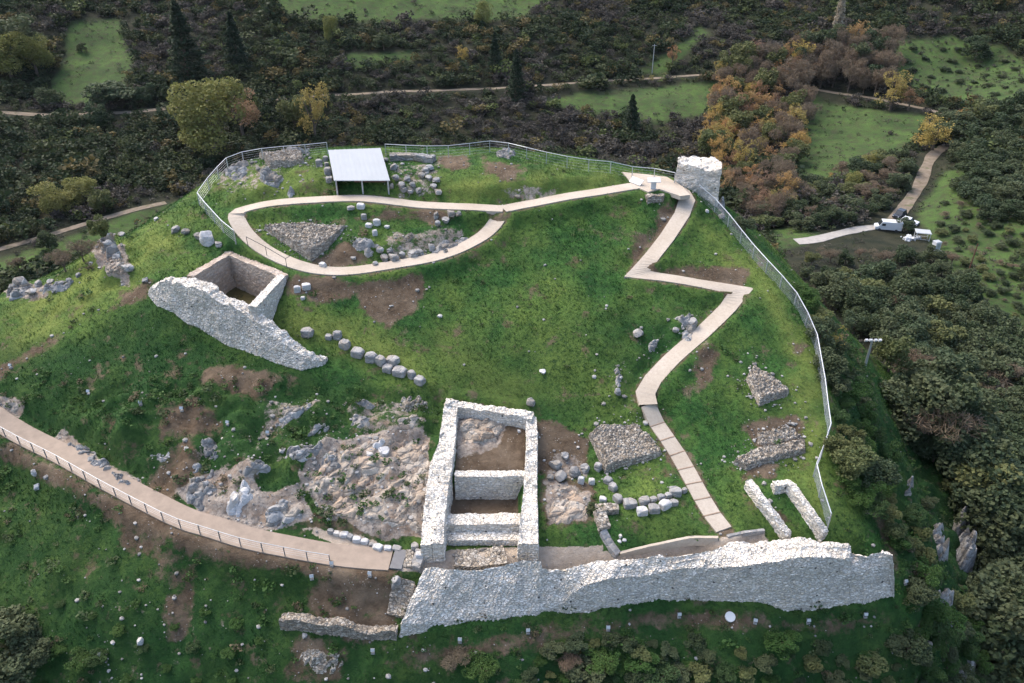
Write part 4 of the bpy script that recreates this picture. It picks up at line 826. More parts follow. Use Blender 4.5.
for u, v, a, h, l in [(38,486,7,12,'upright white stone on the slope below the railed path'),(35,472,6,9,'grey stone just above the upright white stone'),(140,641,9,9,'white stone low on the left slope'),(440,316,5,5,'small white stone alone on the open lawn'),(542,371,9,5,'pale rock showing through the lawn in the middle'),(519,431,4,4,'small pale stone inside the rear room'),(639,333,12,8,'grey rock beside the path below the zigzag'),(618,391,8,9,'grey rock under the lawn edge left of the stair'),(691,322,14,12,'dark rock in the turf inside the zigzag bend'),(675,330,8,8,'small rock left of the dark rock in the zigzag bend'),(517,196,7,5,'squared grey stone where the two footpaths meet'),(716,203,5,7,'white stone at the foot of the tower'),(722,216,8,8,'grey boulder by the rail below the tower'),(707,211,5,4,'tiny white stone in the grass right of the path bend'),(235,500,10,14,'leaning white rock beside the path rock rib'),(246,492,9,11,'white rock second in the leaning pair above the path'),(383,450,12,9,'white rock on top of the bedrock'),(370,455,10,8,'white rock left of the one on top of the bedrock')]:
    stone('white_stone' if 'white' in l else 'grey_stone', RW_ if ('white' in l or 'pale' in l) else RB_, u, v, a, h, l)
for k, (u, v, a, h) in enumerate([(14,283,12,7),(22,281,17,13),(38,284,8,8),(32,292,10,6),(50,281,8,6),(60,283,9,6),(55,290,6,6),(70,280,8,5),(78,275,6,5),(110,246,9,13),(121,231,8,6),(128,268,14,8),(146,280,9,7),(118,258,10,9),(156,219,6,5)]): stone('grey_boulder', RB_, u, v, a, h, f'grey limestone boulder, {NTH[k]} from the far left along the rim of the left shoulder', 'boulders on the left rim')

p = hitn(398.5, 560.5); o = MB().box((0, 0, 0), (.85, 1.75, .12)).build('threshold_plate', plain('dark_grey_plate', (.13,.13,.135), .7), None, p + [0, 0, .1], (0, 0, -.12)); tag(o, 'dark grey flat plate closing the end of the railed path', 'plate')
# ---------------------------------------------------------------- floodlights in the grass
def flood():
    r = root('ground_floodlight', (0, 0, 0), 'x', 'floodlight', 'ground floodlights round the walls')
    MB().box((0, 0, .05), (.34, .30, .14), taper=.85).build('base', M_BLOCK, r)
    MB().box((-.16, 0, .24), (.03, .06, .34)).build('bracket', M_GALV, r); MB().box((.16, 0, .24), (.03, .06, .34)).build('bracket', M_GALV, r)
    h = MB().box((0, 0, .40), (.34, .16, .26), rx=-.5).build('lamp_housing', M_GALV, r)
    MB().box((0, .075, .445), (.28, .02, .2), rx=-.5).build('glass', M_GLASSP, h); return r
fl0 = flood()
FL = [(373,653,'ground floodlight below the left corner of the rampart'),(460,642,'ground floodlight on bare earth under the sloping rampart part'),(528,633,'ground floodlight where the rampart begins to rise'),(608,630,'ground floodlight above the dark bushes under the rampart'),(679,617,'ground floodlight tight below the middle of the rampart'),(755,623,'ground floodlight just right of the white disc'),(808,623,'ground floodlight under the right part of the rampart'),(865,617,'ground floodlight near the right corner of the rampart'),(905,584,'ground floodlight beyond the right end of the rampart'),(11,368,'ground floodlight highest at the left margin of the slope'),(89,394,'ground floodlight on the green slope above the railed path'),(141,405,'ground floodlight above the bare earth scar'),(182,411,'ground floodlight at the right edge of the earth scar'),(228,425,'ground floodlight below the middle of the cistern wall'),(268,435,'ground floodlight by the dark rock ledge'),(332,566,'ground floodlight on the path edge where the handrail ends'),(370,576,'ground floodlight on earth below the path end'),(312,579,'white ground floodlight downhill of the handrail end')]
for k, (u, v, l) in enumerate(FL):
    p = hitn(u, v); o = fl0 if k == 0 else copy_tree(fl0, None, None); o.location = p; o.rotation_euler = (0, 0, RNG.uniform(-.3, .3)); o.scale = (.78,) * 3; o['label'] = l
p = hitn(730, 617); dk = MB().bar((0, 0, -.05), (0, 0, .12), .36, 24).build('round_cover', M_LITE, None, p, (math.radians(25), 0, 0), .02); tag(dk, 'white round cover lying in the grass under the rampart', 'cover')

# lectern and slab on the terrace
p = hitn(653, 190); r = root('info_lectern', p, 'white information lectern on a post at the edge of the terrace', 'lectern')
MB().box((0, 0, .45), (.5, .18, 1.1)).build('post', M_LITE, r); MB().box((0, -.05, 1.04), (1.25, .62, .06), rx=.45).build('board', M_LITE, r)
p = hitn(636, 184.5); r = root('tilted_sign', p, 'low tilted white panel at the left edge of the terrace', 'panel', rz=-.9); MB().box((0, 0, .36), (1.5, .06, .66), rx=-.9).build('board', M_LITE, r); MB().box((0, .05, .12), (1.2, .1, .45)).build('plinth', M_LITE, r)

# ---------------------------------------------------------------- far objects: vehicles, canopy, masts
def car(loc, heading, paint, label, L=4.5, W=1.85, H=1.75, name='parked_car', pick=False):
    r = root(name, loc, label, 'car', rz=heading); h = H; gz = .55
    prof = [(-L/2, .45), (-L/2 + .05, .95), (-L*.20, 1.08), (L*.46, 1.05), (L/2, .9), (L/2, .45), (L*.42, .32), (-L*.42, .32)]
    b = MB().prism(prof, -W/2, W/2).build('body', paint, r, bevel=.05)
    gl = [(-L*.20, 1.05), (-L*.06, h - .08), (L*.38, h - .08), (L*.46, 1.02)]
    MB().prism(gl, -W/2 + .10, W/2 - .10).build('window', M_GLASSP, r)
    MB().box((L*.16, 0, h - .04), (L*.44, W - .16, .09)).build('roof', paint, r, bevel=.03)
    for x in (-L*.30, L*.31):
        for s in (-1, 1):
            t = MB().bar((x, s * (W/2 - .20), .36), (x, s * (W/2 + .02), .36), .36, 16).build('wheel', M_DARK, r); MB().bar((x, s * (W/2 + .0), .36), (x, s * (W/2 + .03), .36), .2, 12).build('rim', M_GALV, t)
    for s in (-1, 1): MB().box((-L/2 + .01, s * W * .36, .82), (.06, .34, .16)).build('headlight', M_LITE, r)
    MB().box((-L/2 - .02, 0, .5), (.08, W * .9, .2)).build('bumper', M_DARK, r); return r
M_CARB = plain('dark_blue_car_paint', (.03,.035,.045), .25, .3, .5); M_CARW = plain('white_car_paint', (.55,.56,.57), .3, 0, .5, .03)
def dirang(dx, dy): return math.atan2(-dy, -dx)         # car front looks along local -x
car(hit(899, 217), dirang(-.75, -.66), M_CARB, 'dark blue off-road car facing downhill at the end of the dirt track', 4.5, 1.95, 1.9)
car(hit(909, 224), dirang(.75, -.66), M_CARW, 'white car with dark windows parked between the van and the canopy', 4.4, 1.85, 1.6)
p = hit(887, 230); r = root('parked_van', p, 'long white van with dark windscreen on the pale track', 'van', rz=dirang(-.97, .22))
L, W = 6.4, 2.2
MB().prism([(-L/2, .45), (-L/2, 1.15), (-L/2 + .85, 1.35), (-L/2 + 1.55, 2.55), (L/2, 2.6), (L/2, .45)], -W/2, W/2).build('body', M_CARW, r, bevel=.06)
MB().poly([(-L/2 + .83, -W/2 + .12, 1.42), (-L/2 + .83, W/2 - .12, 1.42), (-L/2 + 1.50, W/2 - .16, 2.5), (-L/2 + 1.50, -W/2 + .16, 2.5)][::-1]).build('windscreen', M_GLASSP, r)
for s in (-1, 1): MB().box((-L/2 + 1.9, s * (W/2 + .012), 1.8), (.9, .02, .6)).build('side_window', M_GLASSP, r)
for x in (-L*.33, L*.30):
    for s in (-1, 1): MB().bar((x, s * (W/2 - .25), .38), (x, s * (W/2 + .02), .38), .38, 16).build('wheel', M_DARK, r)
for s in (-1, 1): MB().box((-L/2 - .01, s * .8, .85), (.06, .35, .2)).build('headlight', M_LITE, r)
p = hit(921, 240); r = root('white_canopy', p, 'small white canopy on four thin posts beside the parked cars', 'canopy', rz=-.25)
for x in (-1.55, 1.55):
    for y in (-1.1, 1.1): MB().box((x, y, 1.05), (.12, .12, 2.4)).build('post', M_LITE, r)
MB().box((0, 0, 2.3), (3.6, 2.7, .14), taper=.92).build('roof', M_ROOF, r)
MB().box((0, -1.1, .6), (3.0, .06, .07)).box((0, 1.1, .6), (3.0, .06, .07)).build('side_rail', M_LITE, r)
hv = []; hf = []; k = 0
for _ in range(60):
    Vb = boulder_shape(int(RNG.integers(0, 40)), 6) * RNG.uniform(.4, 1.0) + [RNG.normal(0, 1.0), RNG.normal(0, .6), RNG.uniform(0, .7)]; hv.append(Vb); hf.append(IF + k); k += len(Vb)
hp = link('white_heap', mesh_np('white_heap', np.concatenate(hv), np.concatenate(hf), [M_LITE]), None, hit(911, 239.5)); tag(hp, 'heap of white broken slabs in front of the canopy', 'heap')
p = hit(935, 250); r = root('white_cabin', p, 'narrow white upright cabin at the edge of the grassy slope', 'cabin', rz=.3)
MB().box((0, 0, 1.1), (1.5, 1.3, 2.2)).build('wall', M_LITE, r, bevel=.03); MB().box((0, 0, 2.28), (1.7, 1.5, .16), taper=.8).build('roof', M_ROOF, r); MB().box((.05, -.66, 1.0), (.75, .04, 1.8)).build('door', M_GALV, r)
MB().box((.0, -1.3, .02), (2.4, 1.4, .14)).build('slab', M_PALE, r)
p = hit(966, 279); r = root('wooden_pole', p, 'bare brown wooden pole standing on the shrubby right slope', 'pole'); MB().bar((0, 0, -.5), (0, 0, 8.5), .16, 8, .11).build('post', M_RUST, r); MB().bar((-.5, 0, 8.1), (.5, 0, 8.1), .05).build('crossarm', M_DARK, r)
p = hit(1005, 290)
b_ = PZ(865, 366, -30); p = hit(865, 366); r = root('floodlight_mast', p, 'grey mast with a cluster of floodlights rising from the thicket', 'mast'); sc_ = float(proj(*p)[2]) / FPX
Hm = 30 * sc_; MB().bar((0, 0, -.5), (0, 0, Hm), .16, 8, .10).build('post', M_GALV, r); MB().bar((-.7, 0, Hm), (.7, 0, Hm), .05).build('crossarm', M_GALV, r)
for x in (-.7, -.25, .25, .7): MB().box((x, -.18, Hm + .15), (.3, .2, .28), rx=.5).build('floodlight', M_LITE, r)
p = hit(652, 73); r = root('utility_pole', p, 'thin pale utility pole on the far hillside above the track', 'pole'); MB().bar((0, 0, -1), (0, 0, 11.5), .17, 8, .13).build('post', M_GALV, r); MB().bar((-.9, 0, 11), (.9, 0, 11), .07).build('crossarm', M_GALV, r)

# ---------------------------------------------------------------- vegetation
def leaf_mat(name, cols, obj=True, attr=False):
    t = NT(name, .75, .2)
    if attr: base = t.n('ShaderNodeAttribute', attribute_name='tint').outputs['Color']
    else: base = t.ramp(t.n('ShaderNodeObjectInfo').outputs['Random'], *[(i / max(1, len(cols) - 1), c_) for i, c_ in enumerate(cols)])
    nz = t.noise(.9, 3, .6); hs = t.n('ShaderNodeHueSaturation', Color=base); t.set(hs.inputs['Value'], t.math('MULTIPLY_ADD', nz, 1.3, .65)); t.set(hs.inputs['Hue'], t.math('MULTIPLY_ADD', t.noise(.35, 2, .5), .05, .475))
    t.color(hs.outputs[0]); t.b.inputs['Subsurface Weight'].default_value = 0
    tr = t.n('ShaderNodeBsdfTranslucent'); t.set(tr.inputs['Color'], hs.outputs[0]); mx = t.n('ShaderNodeMixShader'); mx.inputs[0].default_value = .25
    t.t.links.new(t.b.outputs[0], mx.inputs[1]); t.t.links.new(tr.outputs[0], mx.inputs[2]); t.t.links.new(mx.outputs[0], t.t.nodes['Material Output'].inputs[0]); return t.m
L_OAK = leaf_mat('evergreen_leaf', [(.034,.052,.024),(.050,.066,.031),(.068,.082,.041),(.040,.061,.031)])
L_OLV = leaf_mat('olive_green_leaf', [(.078,.090,.034),(.10,.108,.042),(.072,.090,.036)])
L_ORG = leaf_mat('orange_autumn_leaf', [(.27,.150,.060),(.20,.118,.068),(.31,.205,.065),(.18,.115,.080)])
L_YEL = leaf_mat('yellow_autumn_leaf', [(.32,.235,.06),(.25,.195,.06),(.19,.165,.06)])
L_LIM = leaf_mat('yellow_green_leaf', [(.135,.14,.042),(.165,.16,.05),(.12,.135,.042)])
L_CON = leaf_mat('conifer_needle', [(.018,.032,.017),(.026,.040,.020)])
L_TWG = leaf_mat('bare_twig', [(.115,.092,.066),(.135,.104,.072),(.12,.088,.060)])
L_PAL = leaf_mat('pale_dry_leaf', [(.23,.20,.15),(.27,.24,.18)])
L_LUS = leaf_mat('fresh_green_leaf', [(.034,.072,.018),(.045,.088,.022),(.035,.062,.024)])
M_BARK = plain('bark', (.11,.085,.065), .9, vary=.3)
def leaves(r, centers, size, flat=.5, aspect=1.0):
    n = len(centers); a = r.normal(size=(n, 3)); a[:, 2] = a[:, 2] * flat; a /= np.linalg.norm(a, axis=1)[:, None]; b = r.normal(size=(n, 3)); b -= (b * a).sum(1)[:, None] * a; b /= np.linalg.norm(b, axis=1)[:, None]
    s = size * r.uniform(.6, 1.3, n)[:, None]; a = a * s; b = b * s * aspect
    V = np.stack([centers - a - b, centers + a - b, centers + a + b, centers - a + b], 1).reshape(-1, 3); return V, np.arange(4 * n).reshape(n, 4)
def crown_pts(r, n, lobes):
    w = np.array([l[3] ** 2 for l in lobes]); k = r.choice(len(lobes), n, p=w / w.sum()); L = np.array(lobes)[k]
    d = r.normal(size=(n, 3)); d[:, 2] = np.where(d[:, 2] < 0, d[:, 2] * .6, d[:, 2]); d /= np.linalg.norm(d, axis=1)[:, None]
    rad = r.uniform(.62, 1.04, n) ** .8; return L[:, :3] + d * (L[:, 3] * rad)[:, None] * np.array([1, 1, .85])
def round_tree(seed, n=900, size=.045, spread=.34, mat=L_OAK, trunk=.30, gaps=.0, tall=.30):   # unit height 1
    r = np.random.default_rng(seed); lobes = [(0, 0, .58, .26)]
    for k in range(int(r.integers(14, 22))):
        a = r.uniform(0, 6.28); q = spread * r.uniform(.45, 1.0); lobes.append((q * math.cos(a), q * math.sin(a), r.uniform(trunk, .84), r.uniform(.09, .21)))
    c_ = crown_pts(r, n, lobes)
    if gaps: c_ = c_[vnoise(c_ * 6 + seed * 3, seed) > -1 + gaps * 1.5]
    V, F = leaves(r, c_, size); cm = mesh_np('crown', V, F, [mat])
    t = MB().bar((0, 0, -.06), (.01, 0, .42), .034, 7, .018)
    for l in lobes[1:7]: t.bar((.01, 0, r.uniform(.2, .4)), l[:3], .014, 5, .004)
    return cm, t.mesh('trunk', M_BARK)
def bare_tree(seed, n=1500):
    r = np.random.default_rng(seed); lobes = [(r.normal(0, .16), r.normal(0, .16), r.uniform(.4, .8), r.uniform(.12, .22)) for _ in range(9)]
    c_ = crown_pts(r, n, lobes); V, F = leaves(r, c_, .055, 1.3, .07); cm = mesh_np('crown', V, F, [L_TWG]); t = MB().bar((0, 0, -.05), (0, 0, .45), .028, 6, .016)
    for l in lobes: t.bar((0, 0, r.uniform(.15, .4)), l[:3], .013, 5, .004)
    return cm, t.mesh('trunk', M_BARK)
def conifer(seed, n=4200):
    r = np.random.default_rng(seed); z = r.uniform(.06, 1, n); lay = .82 + .18 * np.sin(z * 46 + r.uniform(0, 6)); a = r.uniform(0, 6.28, n); q = (.22 * (1.03 - z) ** .85) * lay * (r.uniform(.25, 1.05, n) ** .5) * (1 + .2 * np.sin(a * 3 + seed))
    c_ = np.stack([q * np.cos(a), q * np.sin(a), z - q * .25], 1); V, F = leaves(r, c_, .012, .35, .8); return mesh_np('crown', V, F, [L_CON]), MB().bar((0, 0, -.05), (0, 0, .95), .022, 7, .004).mesh('trunk', M_BARK)
def poplar(seed, n=900):
    r = np.random.default_rng(seed); z = r.uniform(.05, 1, n); a = r.uniform(0, 6.28, n); q = .085 * np.sin(np.clip(z * 1.05, 0, 1) * math.pi) ** .6 * r.uniform(.2, 1.05, n); c_ = np.stack([q * np.cos(a), q * np.sin(a), z], 1)
    V, F = leaves(r, c_, .022, 1.5, .45); return mesh_np('crown', V, F, [L_PAL]), MB().bar((0, 0, -.05), (0, 0, .9), .018, 6, .004).mesh('trunk', M_BARK)
KIND = {'oak': [round_tree(s, 3600, .019, .40, L_OAK, .22) for s in range(7)], 'olive': [round_tree(20 + s, 2800, .020, .34, L_OLV) for s in range(3)], 'orange': [round_tree(30 + s, 4800, .010, .30, L_ORG, .25, .75) for s in range(4)],
        'yellow': [round_tree(40 + s, 4800, .010, .30, L_YEL, .25, .7) for s in range(3)], 'lime': [round_tree(25 + s, 6500, .010, .34, L_LIM, .20) for s in range(3)], 'bare': [bare_tree(50 + s) for s in range(4)], 'conifer': [conifer(60 + s) for s in range(3)], 'poplar': [poplar(70)], 'lush': [round_tree(80 + s, 4800, .0145, .44, L_LUS, .18) for s in range(3)]}
NAMES = {'lime': 'yellow_green_tree', 'oak': 'evergreen_tree', 'olive': 'olive_green_tree', 'orange': 'autumn_tree', 'yellow': 'yellow_autumn_tree', 'bare': 'bare_tree', 'conifer': 'conifer_tree', 'poplar': 'poplar_tree', 'lush': 'leafy_bush'}
def tree(kind, u, v, hpx, label, group=None, wide=1.0, loc=None, cat='tree', parts=True, name=None):
    p = loc if loc is not None else hit(u, v); s = hpx * float(proj(p[0], p[1], p[2])[2]) / FPX * 1.06
    cm, tm = KIND[kind][int(RNG.integers(len(KIND[kind])))]; rz = RNG.uniform(0, 6.28); sc = (s * wide, s * wide, s)
    if not parts: o = link(name or NAMES[kind], cm, None, p, (0, 0, rz), sc); return tag(o, label, cat, group)
    r = root(name or NAMES[kind], p, label, cat, group, rz); r.scale = sc; link('crown', cm, r); link('trunk', tm, r); return r
def poisson(poly, d, seed=0, tries=6000, mx=9999):
    r = np.random.default_rng(seed); q = np.array(poly, float); lo, hi = q.min(0), q.max(0); P = []
    c_ = r.uniform(lo, hi, (tries, 2)); c_ = c_[inpoly(c_[:, 0], c_[:, 1], poly)]
    for p in c_:
        if all((p[0] - o[0]) ** 2 + ((p[1] - o[1]) * 1.5) ** 2 > d * d for o in P): P.append(p)
        if len(P) >= mx: break
    return sorted(P, key=lambda a: a[1])
# one by one
for kind, u, v, h, wd, l in [('conifer',190,80,70,1.5,'tallest dark conifer on the far slope above the left grass field'),('conifer',239,68,50,1.4,'second dark conifer to the right of the tallest one'),('conifer',516,100,46,1.2,'dark conifer at the start of the long far track'),('conifer',495,72,36,1.2,'dark conifer on the slope above the long far track'),('conifer',630,134,37,1.5,'small pointed conifer below the far clearing'),
    ('lime',216,158,80,1.05,'big yellow-green tree just behind the left corner of the fence'),('orange',243,138,48,1.1,'orange-brown tree overlapping the big yellow-green tree'),('yellow',316,142,60,.75,'slim golden tree behind the summit fence'),('olive',296,132,34,.9,'small green tree left of the slim golden tree'),('lime',12,78,44,1.2,'yellow-green broad tree at the far left edge beside the field'),('lime',38,76,40,1.1,'yellow-green tree touching the far left field'),('oak',25,62,45,1.2,'dark tree behind the yellow-green pair at the far left'),
    ('oak',112,106,25,2.0,'wide dark shrub at the foot of the left field'),('oak',146,102,18,1.3,'smaller dark shrub right of the wide one at the foot of the left field'),('oak',52,106,18,1.4,'dark shrub left of the wide one at the foot of the left field'),('oak',98,126,22,1.0,'dark bush standing on the edge of the left dirt bank'),('oak',82,52,9,1.2,'single dark bush inside the left field'),('lime',58,214,32,1.3,'olive green tree in the valley above the left track'),('lime',84,206,30,1.4,'olive tree right of its neighbour above the left track'),('olive',105,212,22,1.2,'small olive bush overhanging the left track'),('oak',50,250,22,1.0,'dark bush on the near verge of the left track'),
    ('bare',20,272,18,1.1,'pale grey leafless bush below the left track'),('bare',66,272,22,1.4,'leafless grey thicket bush behind the left rim'),('bare',84,262,24,1.2,'taller leafless bush close to the dark crag'),('olive',103,240,24,1.0,'olive bush behind the dark crag'),
    ('orange',672,66,20,1.0,'small orange tree beside the pale utility pole'),('yellow',641,82,7,1.2,'tiny yellow bush on the far track'),('yellow',651,82,7,1.2,'tiny golden bush right of the first on the far track'),('oak',384,50,14,1.2,'dark bush on the upper far meadow'),('yellow',462,62,16,1.0,'yellowish bush on the upper far slope'),('lime',484,28,24,.9,'yellow-green tree near the top of the far slope'),('lime',332,44,28,.7,'narrow yellow-green tree on the upper far slope'),
    ('oak',975,60,22,1.3,'dark bush clump alone in the upper right field'),('yellow',890,110,38,1.0,'yellow-green tree on the track under the upper right field'),('orange',908,110,22,1.2,'orange tree right of the yellow-green one on the track'),('yellow',932,150,32,1.5,'rounded ochre tree at the head of the farm track'),('orange',957,132,24,1.1,'rust coloured tree between the field track and the ochre tree'),('olive',978,126,26,1.2,'olive tree right of the rust coloured tree'),('oak',1004,124,30,1.0,'dark tree at the right edge above the shrubs'),('poplar',834,42,46,1.1,'tall pale slender poplar at the top of the autumn wood'),
    ('yellow',938,402,30,1.0,'golden tree alone in the dark thicket on the right'),('yellow',831,352,28,1.1,'yellow-green bush at the edge of the right thicket'),('bare',984,438,34,1.1,'reddish leafless tree in the dark thicket'),('bare',950,470,30,1.2,'pale leafless tree on the edge of the steep flank'),('olive',888,372,40,1.0,'fresh green tree in the middle of the thicket'),('bare',893,318,28,1.1,'greyish leafless tree inside the thicket'),('oak',904,232,14,1.3,'dark bush in front of the parked van'),('lime',868,170,18,1.5,'pale yellow bush in the scrub left of the farm track'),('lime',852,190,18,1.4,'pale shrub lower in the scrub left of the farm track'),('orange',831,180,8,1.2,'small orange bush at the foot of the middle right field')]:
    tree(kind, u, v, h, l, None, wd, cat='bush' if 'bush' in l or 'shrub' in l else 'tree')
# the autumn wood, the thicket, the shrubs on slopes
AW = [(718,70),(760,58),(800,62),(806,100),(798,150),(790,205),(770,218),(742,212),(722,180),(700,150)]
for k, (u, v) in enumerate(poisson(AW, 11, 3)):
    kd = RNG.choice(['orange', 'orange', 'yellow', 'bare', 'bare', 'olive']) if v < 175 else RNG.choice(['bare', 'bare', 'orange', 'bare', 'yellow'])
    tree(kd, u, v + 8, RNG.uniform(18, 34), {'orange': 'orange leaved tree in the autumn wood behind the tower', 'yellow': 'golden leaved tree in the autumn wood behind the tower', 'bare': 'leafless grey-brown tree in the autumn wood behind the tower', 'olive': 'still green tree in the autumn wood behind the tower'}[kd], 'trees of the autumn wood')
for k, (u, v) in enumerate(poisson([(790,66),(815,48),(850,40),(888,48),(886,92),(850,88),(812,82)], 11, 4)):
    kd = RNG.choice(['bare', 'bare', 'bare', 'orange', 'oak']); tree(kd, u, v + 6, RNG.uniform(20, 32), {'orange': 'orange tree in the brown grove below the poplar', 'bare': 'bare brown tree in the brown grove below the poplar', 'oak': 'dark green tree in the brown grove below the poplar'}[kd], 'trees of the brown grove')
TH = [(770,275),(800,264),(850,258),(880,258),(915,262),(950,262),(966,300),(985,330),(1030,400),(1050,470),(1050,700),(1000,700),(985,640),(972,590),(972,505),(940,470),(905,440),(880,420),(866,385),(840,345),(812,300)]
for k, (u, v) in enumerate(poisson(TH, 15.5, 5, 9000)):
    p = hit(u, v); d = float(proj(*p)[2]); hh = RNG.uniform(4.2, 6.8) / d * FPX * (.6 if v < 285 else 1)
    if (u < 905 and (d < 100 or p[2] > -14)) or (920 < u < 986 and 522 < v < 602): continue
    kd = RNG.choice(['oak'] * 11 + ['olive', 'bare']); tree(kd, u, v, hh, {'oak': 'dark evergreen tree in the dense thicket on the right slope', 'olive': 'lighter olive tree in the dense thicket on the right slope', 'bare': 'leafless tree in the dense thicket on the right slope'}[kd], 'trees of the right thicket', 1.25, loc=p)
for k, (u, v) in enumerate(poisson([(905,160),(950,128),(1010,118),(1050,118),(1050,225),(990,222),(960,190),(948,170),(935,150)], 15, 6)):
    if u < 955 and v > 150: continue
    tree('oak', u, v, RNG.uniform(13, 22), 'dark rounded shrub on the right hillside above the grassy slope', 'shrubs of the right hillside', 1.6, cat='shrub', name='evergreen_shrub')
for k, (u, v) in enumerate(poisson([(742,232),(760,215),(800,192),(850,172),(890,160),(908,168),(900,190),(880,212),(850,222),(800,232)], 12.5, 7)):
    kd = RNG.choice(['oak', 'oak', 'oak', 'olive', 'bare']); tree(kd, u, v, RNG.uniform(11, 18), {'oak': 'dark round shrub in the scrub left of the farm track', 'olive': 'olive shrub in the scrub left of the farm track', 'bare': 'leafless shrub in the scrub left of the farm track'}[kd], 'scrub left of the farm track', 1.5, cat='shrub', name={'oak': 'evergreen_shrub', 'olive': 'olive_shrub', 'bare': 'bare_shrub'}[kd])
FLK = [(790,292),(812,300),(836,350),(862,400),(885,450),(905,500),(935,510),(950,560),(985,640),(985,690),(930,690),(905,640),(925,600),(905,560),(880,530),(850,500),(838,450),(836,400),(818,345)]
for k, (u, v) in enumerate(poisson(FLK, 15, 8)):
    if (892 < u < 920 and 474 < v < 515) or (925 < u < 982 and 522 < v < 600): continue
    kd = RNG.choice(['oak', 'olive', 'lush', 'lush']); tree(kd, u, v, RNG.uniform(10, 22), {'oak': 'dark low shrub clinging to the steep right flank', 'olive': 'olive shrub clinging to the steep right flank', 'lush': 'fresh green shrub clinging to the steep right flank'}[kd], 'shrubs of the steep right flank', 1.5, cat='shrub', name={'oak': 'evergreen_shrub', 'olive': 'olive_shrub', 'lush': 'leafy_bush'}[kd])
for kind, u, v, h, wd, l in [('oak',8,640,40,1.5,'dark bush at the lower left edge'),('oak',20,676,40,1.6,'dark bush in the lower left corner'),('oak',40,660,24,1.4,'small dark bush right of the corner bushes'),('olive',850,478,34,1.3,'olive green bush outside the fence bend'),('olive',836,462,26,1.3,'olive bush touching the fence bend'),('oak',868,490,34,1.4,'dark bush below the olive bushes outside the fence'),('lush',100,660,12,1.8,'low green weed clump on the left slope'),('lush',82,664,14,1.8,'low dark weed clump on the left slope'),
    ('lush',600,664,15,2.2,'dark leafy bush under the middle of the rampart'),('oak',585,676,17,2.2,'darker bush downhill of the leafy bush'),('lush',640,668,15,2.2,'leafy bush second from the left under the rampart'),('lush',660,682,18,2.2,'bluish green bush lower under the rampart'),('olive',700,680,14,2.0,'pale green bush at the bottom edge'),('bare',455,668,20,1.8,'reddish bare bush under the sloping rampart'),('lush',480,672,18,1.8,'green bush right of the reddish bare bush'),('bare',566,668,17,2.0,'brown bare bush left of the leafy bushes'),('lush',780,648,18,2.0,'green clump under the right part of the rampart'),('olive',870,668,16,2.0,'grey-green bush below the rampart corner'),('oak',905,656,24,1.7,'dark bush beyond the rampart corner'),('oak',915,600,24,1.5,'dark bush right of the rampart end'),('lush',505,540,1,1,None)]:
    if l: tree(kind, u, v, h, l, None, wd, cat='bush')
for k, (u, v) in enumerate(poisson([(200,610),(270,628),(250,683),(10,690),(20,600),(100,600)], 34, 9)): tree('lush', u, v, RNG.uniform(5, 9), 'low tuft of broad weeds on the lower left slope', 'weeds of the lower left slope', 1.9, cat='weed', parts=False, name='weed_clump')

for k, (u, v) in enumerate(np.concatenate([poisson([(548,648),(640,640),(716,650),(730,690),(520,690)], 17, 10), poisson([(740,655),(890,642),(930,690),(745,690)], 27, 11)])):
    kd = RNG.choice(['oak', 'lush', 'oak', 'oak', 'olive', 'oak']); tree(kd, u, v, RNG.uniform(4, 13), {'oak': 'low dark bush in the rough scrub under the rampart', 'lush': 'low green bush in the rough scrub under the rampart', 'olive': 'low grey-green bush in the rough scrub under the rampart', 'bare': 'low brown leafless bush in the rough scrub under the rampart'}[kd], 'rough scrub under the rampart', 2.0, cat='bush', parts=False, name={'oak': 'evergreen_bush', 'lush': 'leafy_bush', 'olive': 'olive_bush', 'bare': 'bare_bush'}[kd])
for k, (u, v) in enumerate(poisson([(930,262),(945,200),(965,195),(1000,230),(1050,230),(1050,400),(1010,370),(975,300)], 12.5, 12)):
    kd = RNG.choice(['oak', 'oak', 'bare', 'olive']); tree(kd, u, v, RNG.uniform(3.5, 7.5), {'oak': 'small dark shrub on the grassy right slope', 'bare': 'small brown shrub on the grassy right slope', 'olive': 'small grey-green shrub on the grassy right slope'}[kd], 'small shrubs of the grassy right slope', 2.0, cat='shrub', parts=False, name={'oak': 'evergreen_shrub', 'bare': 'bare_shrub', 'olive': 'olive_shrub'}[kd])
for k, (u, v) in enumerate(poisson([(900,48),(990,52),(1040,78),(1040,98),(960,102),(905,82)], 15, 13)): tree('oak', u, v, RNG.uniform(2.5, 4.5), 'low dark tussock in the upper right field', 'tussocks of the upper right field', 2.6, cat='shrub', parts=False, name='evergreen_shrub')
